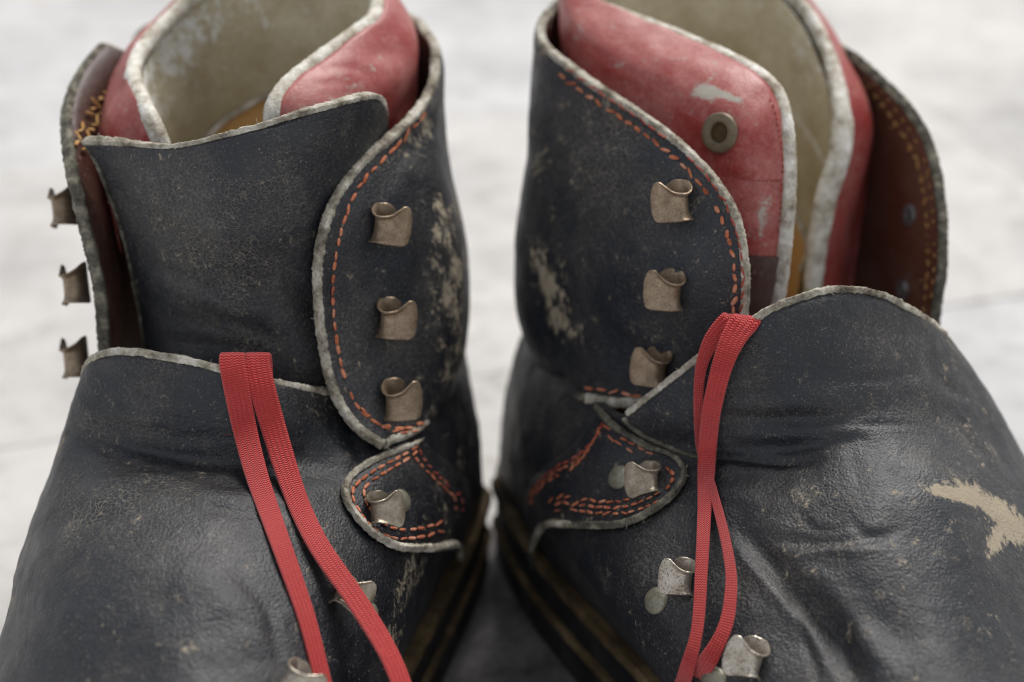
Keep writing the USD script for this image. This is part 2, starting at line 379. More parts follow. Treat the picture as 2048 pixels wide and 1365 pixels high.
def metal(name, base, alt, spots, spot_amt, metallic, rough):
    mat(name, {'tc': ('texture_coordinate', {}), 'n': ('noise_texture', {'scale': 260.0, 'detail': 8.0, 'roughness': 0.7}),
               'r': ('rgb_ramp', {'ramp': [(0.35, alt), (0.62, base)]}),
               's': ('noise_texture', {'scale': 2000.0, 'detail': 5.0, 'roughness': 0.65}),
               'sr': ('map_range', {'from_min': 0.53, 'from_max': 0.60, 'to_min': 0.0, 'to_max': spot_amt, 'clamp': True}),
               'mx': ('mix', {'color2': spots}), 'mm': ('map_range', {'from_min': 0, 'from_max': 1, 'to_min': metallic, 'to_max': 0.0}),
               'bp': ('bump', {'strength': 0.35, 'distance': 0.0003}),
               'p': ('principled_bsdf', {'roughness': rough})},
        [('tc.object', 'n.vector'), ('tc.object', 's.vector'), ('n.fac', 'r.fac'), ('s.fac', 'sr.value'), ('r.color', 'mx.color1'), ('sr.result', 'mx.fac'), ('mx.color', 'p.base_color'),
         ('sr.result', 'mm.value'), ('mm.result', 'p.metallic'), ('s.fac', 'bp.height'), ('bp.normal', 'p.normal')])
metal('bronzed_hook', (0.29, 0.22, 0.15), (0.17, 0.12, 0.077), (0.08, 0.042, 0.02), 0.75, 0.75, 0.34)
metal('grey_hook', (0.34, 0.30, 0.235), (0.18, 0.14, 0.095), (0.12, 0.07, 0.04), 0.6, 0.8, 0.30)
metal('bright_hook', (0.50, 0.46, 0.39), (0.30, 0.255, 0.19), (0.13, 0.065, 0.03), 0.9, 0.8, 0.28)
metal('rivet_metal', (0.27, 0.26, 0.20), (0.15, 0.14, 0.10), (0.09, 0.07, 0.04), 0.5, 0.5, 0.4)
metal('bronzed_eyelet', (0.15, 0.115, 0.07), (0.10, 0.07, 0.04), (0.06, 0.035, 0.02), 0.6, 0.3, 0.45)
suede('ochre_shaded', (0.04, 0.024, 0.01), (0.06, 0.036, 0.015), (0.09, 0.055, 0.025))  # lining ochre darkened, with the shade of the eyelet hole in it
metal('steel_rivet', (0.22, 0.22, 0.22), (0.12, 0.12, 0.12), (0.08, 0.05, 0.03), 0.5, 0.7, 0.35)

mat('lace_red', {
    'uv': ('texture_coordinate', {}), 'sx': ('separate_xyz', {}),
    # u across (0..1), v along in cm: chevrons
    'u5': ('math', {'math_type': 'multiply', 'value2': 5.0}), 'pp': ('math', {'math_type': 'pingpong', 'value2': 0.5}),
    'v1': ('math', {'math_type': 'multiply', 'value2': 15.0}), 'ad': ('math', {'math_type': 'add'}),
    'tp': ('math', {'math_type': 'multiply', 'value2': 6.2832}), 'si': ('math', {'math_type': 'sine'}),
    'h': ('math', {'math_type': 'multiply_add', 'value2': 0.5, 'value3': 0.5}),
    'n': ('noise_texture', {'scale': 900.0, 'detail': 4.0}), 'n0': ('noise_texture', {'scale': 50.0, 'detail': 4.0}),
    'c0': ('mix', {'color1': (0.46, 0.022, 0.019), 'color2': (0.60, 0.042, 0.034)}),
    'c': ('mix', {'color2': (0.20, 0.010, 0.014)}), 'cf': ('map_range', {'from_min': 0.0, 'from_max': 0.5, 'to_min': 0.6, 'to_max': 0.0, 'clamp': True}),
    'hs': ('math', {'math_type': 'multiply_add', 'value2': 0.4}),
    'bp': ('bump', {'strength': 0.9, 'distance': 0.0004}),
    'p': ('principled_bsdf', {'roughness': 0.75, 'sheen_weight': 0.25, 'sheen_roughness': 0.5, 'specular_ior_level': 0.25})},
    [('uv.UV', 'sx.vector'), ('sx.x', 'u5.value1'), ('u5.value', 'pp.value1'), ('sx.y', 'v1.value1'), ('v1.value', 'ad.value1'), ('pp.value', 'ad.value2'),
     ('ad.value', 'tp.value1'), ('tp.value', 'si.value1'), ('si.value', 'h.value1'), ('uv.object', 'n.vector'), ('uv.object', 'n0.vector'), ('n0.fac', 'c0.fac'), ('c0.color', 'c.color1'),
     ('h.value', 'cf.value'), ('cf.result', 'c.fac'), ('c.color', 'p.base_color'), ('n.fac', 'hs.value1'), ('h.value', 'hs.value3'), ('hs.value', 'bp.height'), ('bp.normal', 'p.normal')])

for nm_, t_ in (('pale_ground', (0.80, 0.80, 0.80)), ('pale_stone', (1.0, 1.0, 1.0)), ('pale_stone_warm', (1.0, 0.985, 0.96)), ('pale_stone_cool', (0.97, 0.975, 0.985))):
    tn_ = lambda c: tuple(a * b for a, b in zip(c, t_))
    mat(nm_, {
        'g': ('texture_coordinate', {}),
        'n1': ('noise_texture', {'scale': 7.0, 'detail': 6.0, 'roughness': 0.6}), 'n2': ('noise_texture', {'scale': 45.0, 'detail': 8.0, 'roughness': 0.7}),
        'r1': ('rgb_ramp', {'ramp': [(0.30, tn_((0.33, 0.327, 0.325))), (0.5, tn_((0.45, 0.442, 0.432))), (0.66, tn_((0.53, 0.517, 0.50)))]}),
        'r2': ('rgb_ramp', {'ramp': [(0.32, (0.42, 0.38, 0.34)), (0.50, (0.95, 0.94, 0.93)), (0.7, (1.0, 1.0, 1.0))]}),
        'm': ('mix', {'mix_type': 'multiply', 'fac': 0.5}), 'bp': ('bump', {'strength': 0.3, 'distance': 0.002}),
        'p': ('principled_bsdf', {'roughness': 0.8})},
        [('g.object', 'n1.vector'), ('g.object', 'n2.vector'), ('n1.fac', 'r1.fac'), ('n2.fac', 'r2.fac'), ('r1.color', 'm.color1'), ('r2.color', 'm.color2'), ('m.color', 'p.base_color'),
         ('n2.fac', 'bp.height'), ('bp.normal', 'p.normal')])

# ------------------------------------------------------------------ the ground
def ground():
    xs = np.r_[np.linspace(-400, -60, 18), np.linspace(-55, 55, 60), np.linspace(60, 400, 18)]
    ys = np.r_[np.linspace(-120, -50, 8), np.linspace(-45, 120, 80), np.linspace(130, 800, 30)]
    X, Y = np.meshgrid(xs, ys)
    P = np.stack([X, Y, np.zeros_like(X)], -1)
    P[..., 2] = -0.5
    m = usdkit.mesh(stage, '/World/ground', (P.reshape(-1, 3) * 0.01, grid_faces(len(ys), len(xs), True)), M['pale_ground'], smooth=True)
    m.GetPrim().SetCustomDataByKey('kind', 'structure')
    m.GetPrim().SetCustomDataByKey('label', 'pale worn stone paving under and behind the boots')
ground()

def paving():
    rg = np.random.default_rng(8)
    k = 0; y = -75.0
    while y < 150:
        h = rg.uniform(30, 38); x = -120 + rg.uniform(-20, 20)
        while x < 150:
            w = rg.uniform(62, 84)
            g = Polygon([(x, y), (x + w, y), (x + w, y + h), (x, y + h)]).buffer(-0.05)
            c = np.array(g.exterior.coords)[:-1] @ np.array([[0.96, 0.28], [-0.28, 0.96]]); n = len(c); cen = c.mean(0); up = rg.uniform(-0.10, 0.0)
            ring = lambda q, z: np.c_[cen + (c - cen) * q, np.full(n, z)]
            V = np.vstack([ring(1, -0.9), ring(1, up - 0.10), ring(0.992, up - 0.03), ring(0.97, up), [[*cen, up]]])
            F = []
            for r in range(3):
                for a in range(n):
                    b = (a + 1) % n; F += [(r * n + a, r * n + b, (r + 1) * n + b), (r * n + a, (r + 1) * n + b, (r + 1) * n + a)]
            F += [(3 * n + a, 3 * n + (a + 1) % n, 4 * n) for a in range(n)]
            F = np.array(F)
            if np.cross(V[F[-1][1]] - V[F[-1][0]], V[F[-1][2]] - V[F[-1][0]])[2] < 0: F = F[:, ::-1]
            usdkit.mesh(stage, numbered('/World/ground', 'paving_stone'), (V * 0.01, F), M[('pale_stone', 'pale_stone_warm', 'pale_stone_cool')[int(rg.integers(3))]], smooth=35)
            x += w; k += 1
        y += h
paving()

def slab():  # dark sheet added to stand in for shade on the ground between the boots
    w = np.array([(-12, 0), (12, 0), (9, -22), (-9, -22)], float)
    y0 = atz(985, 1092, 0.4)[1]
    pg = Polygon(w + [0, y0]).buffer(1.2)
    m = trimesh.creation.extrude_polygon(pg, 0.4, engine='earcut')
    p = usdkit.mesh(stage, '/World/ground_shade_sheet', ((m.vertices + [0, 0, 0.004]) * 0.01, m.faces), M['shade_grey'], smooth=False).GetPrim()
    p.SetCustomDataByKey('label', 'thin dark grey sheet added for the shaded ground between the two boots'); p.SetCustomDataByKey('category', 'mat')
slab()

# ------------------------------------------------------------------ small parts
def ellipsoid(c, T, Nn, a, b, h, rings=5, sides=8):
    T = T / np.linalg.norm(T); Nn = Nn - T * (Nn @ T); Nn /= np.linalg.norm(Nn) + 1e-12; B = np.cross(T, Nn)
    x = np.linspace(-1, 1, rings + 2)[1:-1]; r = np.sqrt(1 - x ** 2) ** 0.8; th = np.arange(sides) * 2 * np.pi / sides
    V = c + (x * a)[:, None, None] * T + r[:, None, None] * (b * np.cos(th)[None, :, None] * B + h * np.sin(th)[None, :, None] * Nn)
    V = np.vstack([V.reshape(-1, 3), c - T * a, c + T * a]); n = rings
    F = []
    for i in range(n - 1):
        for j in range(sides):
            k = (j + 1) % sides
            F += [(i * sides + j, i * sides + k, (i + 1) * sides + k), (i * sides + j, (i + 1) * sides + k, (i + 1) * sides + j)]
    for j in range(sides):
        k = (j + 1) % sides
        F += [(n * sides, k, j), (n * sides + 1, (n - 1) * sides + j, (n - 1) * sides + k)]
    F = np.array(F)
    a_, b_, c_ = V[F[0]]
    if np.cross(b_ - a_, c_ - a_) @ ((a_ + b_ + c_) / 3 - c) < 0: F = F[:, ::-1]
    return V, F

def stitches(panel, line, pitch=22, length=0.94, width=0.050, lift=0.012, skip=0.08, tilt=0.2, height=0.030):
    """thread bits along a line of pixels on a sheet"""
    p = smooth_curve(line, 2.0)[:, :2]
    s = np.r_[0, np.cumsum(np.linalg.norm(np.diff(p, axis=0), axis=1))]
    out = []
    for t in np.arange(pitch * 0.5, s[-1], pitch):
        if RNG.random() < skip: continue
        t = t + RNG.normal() * pitch * 0.09
        h = pitch * length * 0.5 * RNG.uniform(0.8, 1.08)
        e = np.array([[np.interp(t + q, s, p[:, 0]), np.interp(t + q, s, p[:, 1])] for q in (-h, 0, h)])
        P, N = panel.at(e, lift)
        T = P[2] - P[0]
        if np.linalg.norm(T) < 1e-4 or np.linalg.norm(T) > 1.0: continue
        T = T + np.cross(N[1], T) * RNG.normal() * tilt
        out.append(ellipsoid(P[1], T, N[1], np.linalg.norm(T) / 2, width * RNG.uniform(0.75, 1.2), height))
    return merge(out)

def hook_mesh(P, N, up, away, s=1.0, turn=0.0, free=0.60, top_lift=0.0, low_dip=0.03):
    """a lace hook of rolled sheet: a foot on the leather, a roll towards the tongue, a rounded free lip. P: foot, away: the way it opens"""
    N = N / np.linalg.norm(N); up = up - N * (up @ N); up /= np.linalg.norm(up)
    A = np.cross(up, N); A = A if A @ away > 0 else -A
    if turn:
        c, si = math.cos(turn), math.sin(turn); A, up = A * c + up * si, up * c - A * si
    nodes = np.array([[0.32, 0.02], [0.04, 0.03], [-0.20, 0.10], [-0.32, 0.32], [-0.25, 0.55], [-0.02, 0.64], [0.22, 0.66], [0.40, 0.655], [0.56, 0.63], [free + 0.07, 0.59]])
    m = 44; path = resample(nodes, m); K = 19; w = np.linspace(-1, 1, K)
    tq = np.r_[0, np.cumsum(np.linalg.norm(np.diff(nodes, axis=0), axis=1) ** 0.8 + 1e-6)]; tq /= tq[-1]; s_ = np.linspace(0, 1, m)
    hi_ = PchipInterpolator(tq, np.array([0.42, 0.57, 0.55, 0.36, 0.23, 0.28, 0.45, 0.57, 0.53, 0.22]) + top_lift * np.array([0, 0, 0, 0.05, 0.16, 0.13, 0.05, 0, 0, 0]))(s_)
    lo_ = PchipInterpolator(tq, np.array([0.50, 0.56, 0.57, 0.55, 0.55 - low_dip, 0.57 - low_dip * 0.8, 0.57 - low_dip * 0.4, 0.57, 0.52, 0.20]))(s_)
    fl_ = PchipInterpolator(tq, [0, 0.04, 0.08, 0.15, 0.15, 0.10, 0.05, 0.02, 0.0, 0])(s_)
    tn = np.gradient(path, axis=0); tn /= np.linalg.norm(tn, axis=1, keepdims=True); nrm = np.stack([-tn[:, 1], tn[:, 0]], 1)  # outwards from the roll
    V = np.zeros((m, K, 3))
    for i in range(m):
        fl = fl_[i] * np.abs(w) ** 4.0
        a = path[i, 0] + nrm[i, 0] * fl; n = path[i, 1] + nrm[i, 1] * fl
        hh = np.where(w > 0, w * hi_[i], w * lo_[i])
        V[i] = P + s * (a[:, None] * A + np.maximum(n, 0.012)[:, None] * N + hh[:, None] * up)
    du, dv = np.gradient(V, axis=1), np.gradient(V, axis=0)
    n3 = np.cross(du, dv); n3 /= np.linalg.norm(n3, axis=2, keepdims=True) + 1e-12
    mid = V[m * 2 // 3, K // 2]; 
    if n3[m * 2 // 3, K // 2] @ N < 0: n3 = -n3
    th = 0.027 * s
    # rounded rim: closed shell
    top, bot = (V + n3 * th).reshape(-1, 3), (V - n3 * th).reshape(-1, 3)
    rim = np.r_[np.arange(K), np.arange(1, m) * K + K - 1, (m - 1) * K + np.arange(K - 2, -1, -1), np.arange(m - 2, 0, -1) * K]
    k = np.arange(len(rim)); k2 = (k + 1) % len(rim); L = len(rim)
    ctr = V.reshape(-1, 3)[rim]
    out = ctr - V.reshape(-1, 3).reshape(m, K, 3)[np.clip(rim // K, 1, m - 2), np.clip(rim % K, 1, K - 2)]
    out /= np.linalg.norm(out, axis=1, keepdims=True) + 1e-9
    ring = np.vstack([top[rim], ctr + out * th * 0.9, bot[rim]])
    sf = np.vstack([np.c_[k, k + L, k2], np.c_[k2, k + L, k2 + L], np.c_[k + L, k + 2 * L, k2 + L], np.c_[k2 + L, k + 2 * L, k2 + 2 * L]])
    f = grid_faces(m, K)
    return merge([(top, f), (bot, f[:, ::-1]), (ring, sf)])

def dome(P, N, r, h, hole=0.0, sides=22):
    """a rivet head or, with a hole, an eyelet ring"""
    N = N / np.linalg.norm(N); A = np.cross(N, [0.3, 0.2, 0.9]); A /= np.linalg.norm(A); B = np.cross(N, A)
    if hole:
        prof = [(r, -0.05), (r, h * 0.4), (r * 0.9, h), (hole * 1.25, h * 0.95), (hole, h * 0.3), (hole * 0.97, -0.35)]
    else:
        prof = [(r, -0.05), (r, h * 0.25), (r * 0.86, h * 0.72), (r * 0.5, h), (0.001, h * 1.04)]
    th = np.arange(sides) * 2 * np.pi / sides
    V = np.array([[P + N * z + q * (math.cos(t) * A + math.sin(t) * B) for t in th] for q, z in prof]).reshape(-1, 3)
    i, j = np.meshgrid(np.arange(len(prof) - 1), np.arange(sides), indexing='ij')
    q = np.stack([i * sides + j, i * sides + (j + 1) % sides, (i + 1) * sides + (j + 1) % sides, (i + 1) * sides + j], -1).reshape(-1, 4)
    return V, np.vstack([q[:, [0, 1, 2]], q[:, [0, 2, 3]]])

def edge(boot, panel, side, off, a, b, matn, parent, name='cut_edge', hairs=160, fl=0.13, rough=0.02, seed=0, rng=(0, 1), fade=(0.0, 0.0), hair_mat='fray_fibre'):
    """the cut edge of a sheet: a rough rod along one border of its grid"""
    G, N = panel.G, panel.N
    C, Nn = {'top': (G[0], N[0]), 'bottom': (G[-1], N[-1]), 'left': (G[:, 0], N[:, 0]), 'right': (G[:, -1], N[:, -1])}[side]
    k0, k1 = int(rng[0] * (len(C) - 1)), int(rng[1] * (len(C) - 1)) + 1
    C, Nn = gaussian_filter1d(C[k0:k1], 2.0, axis=0, mode='nearest'), gaussian_filter1d(Nn[k0:k1], 6.0, axis=0, mode='nearest')
    n = max(12, int(np.linalg.norm(np.diff(C, axis=0), axis=1).sum() / 0.06))
    C, Nn = resample(C, n), resample(Nn, n)
    C = C + Nn * off
    q = np.linspace(0, 1, n); fd = np.ones(n)
    if fade[0]: fd *= np.clip(q / fade[0], 0.02, 1) ** 0.7
    if fade[1]: fd *= np.clip((1 - q) / fade[1], 0.02, 1) ** 0.7
    wv = 1 + 0.22 * fbm(C * 0.9, 3, seed + 40)
    a, b = a * fd * wv, b * fd
    path = boot.part(name, sweep(C, Nn, a * 0.66, b * 0.82, 16, rough * 1.1, seed, 0.55, 7.0), matn, parent)
    if hairs: boot.hairs('fray', C, Nn, hairs, fl, hair_mat, path)
    return C, Nn, path

def ribbon(points, Nn, width, thick):
    """a flat woven lace: points, normals and width per point (cm); uv = across, cm along"""
    C = np.asarray(points); n = len(C)
    T = np.gradient(C, axis=0); T /= np.linalg.norm(T, axis=1, keepdims=True)
    Nn = Nn - T * np.sum(Nn * T, 1, keepdims=True); Nn /= np.linalg.norm(Nn, axis=1, keepdims=True)
    B = np.cross(T, Nn); L = np.r_[0, np.cumsum(np.linalg.norm(np.diff(C, axis=0), axis=1))]
    x = np.linspace(-1, 1, 49); prof = np.clip(1 - np.abs(x) ** 6, 0, 1) ** 0.5 * (0.62 + 0.38 * np.abs(np.cos(x * 2.5 * np.pi)) ** 0.6)
    ax, az = np.r_[x, x[::-1]], np.r_[prof, -prof[::-1]]
    wd = np.broadcast_to(width, n)
    V = C[:, None] + (0.5 * wd)[:, None, None] * ax[None, :, None] * B[:, None] + thick * 0.5 * az[None, :, None] * Nn[:, None]
    V = V + 0.008 * fbm(V * 9, 2, 5)[..., None] * Nn[:, None]
    K = len(ax)
    i, j = np.meshgrid(np.arange(n - 1), np.arange(K - 1), indexing='ij')
    q = np.stack([i * K + j, i * K + j + 1, (i + 1) * K + j + 1, (i + 1) * K + j], -1).reshape(-1, 4)
    F = np.vstack([q[:, [0, 1, 2]], q[:, [0, 2, 3]]])
    uv = np.stack([np.broadcast_to(ax * 0.5 + 0.5, (n, K)), np.broadcast_to(L[:, None], (n, K))], -1).reshape(-1, 2)
    cap = np.array([[0, k + 1, k] for k in range(1, K - 1)]); F = np.vstack([F, cap, cap[:, ::-1] + (n - 1) * K])
    return V.reshape(-1, 3), F, uv

def lace_strand(lace, panel, rows, thick=0.13):
    """rows: (px, py, width px, lift cm)"""
    rows = np.asarray(rows, float)
    m = rows[:, 3] < 20
    rows[m, 3] = PX(panel.at(rows[m, :2])[0])[:, 2] - rows[m, 3]
    r = resample(rows, 150)
    P, N = panel.at(r[:, :2])
    d = np.where(r[:, 3] > 20, r[:, 3], PX(P)[:, 2] - r[:, 3])
    k = np.ones(13) / 13
    pad = lambda a: np.convolve(np.r_[[a[0]] * 6, a, [a[-1]] * 6], k, 'valid')
    d = pad(d); Ns = np.stack([pad(N[:, i]) for i in range(3)], 1); Ns = Ns * 0.6 - FWD * 0.6
    C = W(np.c_[r[:, :2], d]); wd = r[:, 2] * KPX * d
    return C, Ns, wd, thick

def sole(boot, inner_px, outline_tail, zs=(0.45, 1.75, 2.1, 3.3, 3.75)):
    """stacked sole layers under the foot: outline at the welt from pixels at its height, then world points for the hidden rest"""
    a = np.array([atz(x, y, 3.75)[:2] for x, y in inner_px])
    pts = np.vstack([a, np.asarray(outline_tail, float)])
    pts = resample(np.vstack([pts, pts[:1]]), 160)[:-1]
    pg = Polygon(pts).buffer(0)
    def slab(off, z0, z1, name, mt, seed):
        g = pg.buffer(off); c = np.array(g.exterior.coords)[:-1]; n = len(c)
        zz = np.array([z0, z0 + 0.1, (z0 + z1) / 2, z1 - 0.1, z1]); ins = np.array([0.06, 0, 0.02, 0, 0.06])
        ctr = c.mean(0)
        rings = []
        for z, s in zip(zz, ins):
            e = np.array(g.buffer(-s).exterior.coords)[:-1] if s else c
            e = resample(np.vstack([e, e[:1]]), 301)[:-1]
            i0 = np.argmin(np.linalg.norm(e - ctr - [0, 100], axis=1)); e = np.roll(e, -i0, axis=0)
            P = np.c_[e, np.full(300, z)]
            P[:, :2] += 0.03 * fbm(P * 2.2, 3, seed)[:, None]
            rings.append(P)
        V = np.array(rings); m = len(zz)
        i, j = np.meshgrid(np.arange(m - 1), np.arange(300), indexing='ij')
        q = np.stack([i * 300 + j, i * 300 + (j + 1) % 300, (i + 1) * 300 + (j + 1) % 300, (i + 1) * 300 + j], -1).reshape(-1, 4)
        f = np.vstack([q[:, [0, 1, 2]], q[:, [0, 2, 3]]])
        top = trimesh.creation.triangulate_polygon(Polygon(V[-1][:, :2]), engine='earcut')
        caps = [(np.c_[top[0], np.full(len(top[0]), z1)], np.asarray(top[1])), (np.c_[top[0], np.full(len(top[0]), z0)], np.asarray(top[1])[:, ::-1])]
        # rings may run clockwise
        ar = 0.5 * np.sum(V[0][:, 0] * np.roll(V[0][:, 1], -1) - V[0][:, 1] * np.roll(V[0][:, 0], -1))
        boot.part(name, merge([(V.reshape(-1, 3), f if ar > 0 else f[:, ::-1])] + caps), mt, smooth=40)
    slab(0.25, zs[0], zs[1], 'outsole', 'black_rubber', 1)
    slab(0.36, zs[1], zs[2], 'midsole', 'welt_tan', 2)
    slab(0.22, zs[2], zs[3], 'rand', 'black_rubber', 3)
    slab(0.38, zs[3], zs[4], 'welt', 'welt_tan', 4)

def toe_rows(last, outline):
    """two more rows of a vamp: over the toe and down to the welt"""
    L = W(np.array(last, float))
    F = np.c_[resample(np.array(outline, float), len(L)), np.full(len(L), 3.9)]
    u = np.linspace(0, 1, len(L)); hump = np.sin(np.pi * u)[:, None]
    c = F.mean(0)
    M1 = L * 0.62 + F * 0.38; M1[:, 2:] += 0.9 * hump
    M2 = L * 0.22 + F * 0.78; M2[:, 2:] += 1.3 * hump; M2[:, :2] += (F[:, :2] - c[:2]) * 0.03 * hump
    return [[tuple(p) for p in PX(r)] for r in (M1, M2, F)]

def stations(A):
    return [list(p) for p in A]

def collar(boot, A, B, C, n=170, axis_px=None, wearlist=(), redlines=(), foldlist=()):
    """padded red cuff: A its piped rim, B the bulge, C where it turns in below"""
    D = [(x, y + 60, d + 0.3) for x, y, d in C]
    a3, b3 = AU(A), AU(B)
    top = a3 * 0.72 + b3 * 0.28 + np.array([0, 0, 0.32])
    p = Panel([a3, top, b3, AU(C), AU(D)], n, 46, chord=False, three_d=True)
    c = p.G.mean((0, 1))
    if np.sum((p.G[20] - c) * p.N[20]) < 0:
        p.flip = True; p.normals()
    p.rough(((0.6, 0.08), (1.3, 0.035), (3.0, 0.012)), seed=11)
    p.folds(foldlist)
    p.blobs(wearlist); p.lines(redlines)
    boot.sheet('collar_padding', p, 'red_leather', -0.12, 0.0)
    return p

def piping(boot, A, r0, r1=None, label=None, n=260, seed=3, lift=None):
    P = resample(AU(A), n)
    axis = P.mean(0); o = P - axis; o[:, 2] = 0; o /= np.linalg.norm(o, axis=1, keepdims=True)
    path = boot.part('collar_piping', sweep(P, o + np.array([0, 0, 0.6]), r0, r1 or r0, 14, 0.022, seed, fq=4.0), 'cream_piping')
    boot.hairs('fray', P, o + np.array([0, 0, 0.8]), 260, 0.12, 'fray_fibre', path)
    return P

def lining(boot, A, depth_steps, shrink, split, n=140, wearlist=(), cracklist=(), marks=()):
    """the pale inside of the boot, hanging down from the rim; below 'split' it is the ochre heel lining"""
    a = resample(AU(A), n)
    c = a.mean(0)
    rows = []
    for dz, s in zip(depth_steps, shrink):
        q = a.copy(); q[:, :2] = c[:2] + (a[:, :2] - c[:2]) * s
        zf = c[2] + 0.5
        q[:, 2] = a[:, 2] - dz if dz < 5 else (a[:, 2] - dz) * 0.25 + (zf - dz) * 0.75
        rows.append(q)
    k = split
    p = Panel(rows[:k + 1], n, 60, chord=False, three_d=True)
    if np.sum((p.G[20] - p.G.mean((0, 1))) * p.N[20]) > 0: p.flip = True; p.normals()
    p.rough(((0.5, 0.10), (1.8, 0.03)), seed=21)
    p.blobs(wearlist); p.blobs(cracklist, 'crack'); p.lines(marks)
    vv = np.linspace(0, 1, p.G.shape[0])[:, None]
    p.wear += 0.42 * np.exp(-(vv / 0.22) ** 2) * (0.7 + 0.6 * fbm(p.G * 0.8, 3, 55)); p.crack += 0.5 * np.exp(-(vv / 0.4) ** 2)
    boot.sheet('lining', p, 'olive_lining', -0.12, 0.0)
    rows2 = []
    for i, q in enumerate(rows[k:]):
        q = q.copy(); q[:, :2] = c[:2] + (q[:, :2] - c[:2]) * (0.985 - 0.02 * (i == 0)); q[:, 2] += 0.12 * (i == 0); rows2.append(q)
    p2 = Panel(rows2, n, 40, chord=False, three_d=True)
    if np.sum((p2.G[20] - p2.G.mean((0, 1))) * p2.N[20]) > 0: p2.flip = True; p2.normals()
    p2.rough(((0.6, 0.06),), seed=22)
    boot.sheet('heel_lining', p2, 'ochre_lining', -0.12, 0.0)
    C, N = p2.G[0], p2.N[0]
    boot.part('lining_seam', sweep(C, N, 0.09, 0.07, 8, 0.01, 2), 'cream_piping')
    b = p2.G[-1]; ctr = b.mean(0)
    V = np.vstack([b, ctr]); m = len(b); kk = np.arange(m)
    boot.part('insole', (V, np.c_[kk, (kk + 1) % m, np.full(m, m)]), 'ochre_lining')

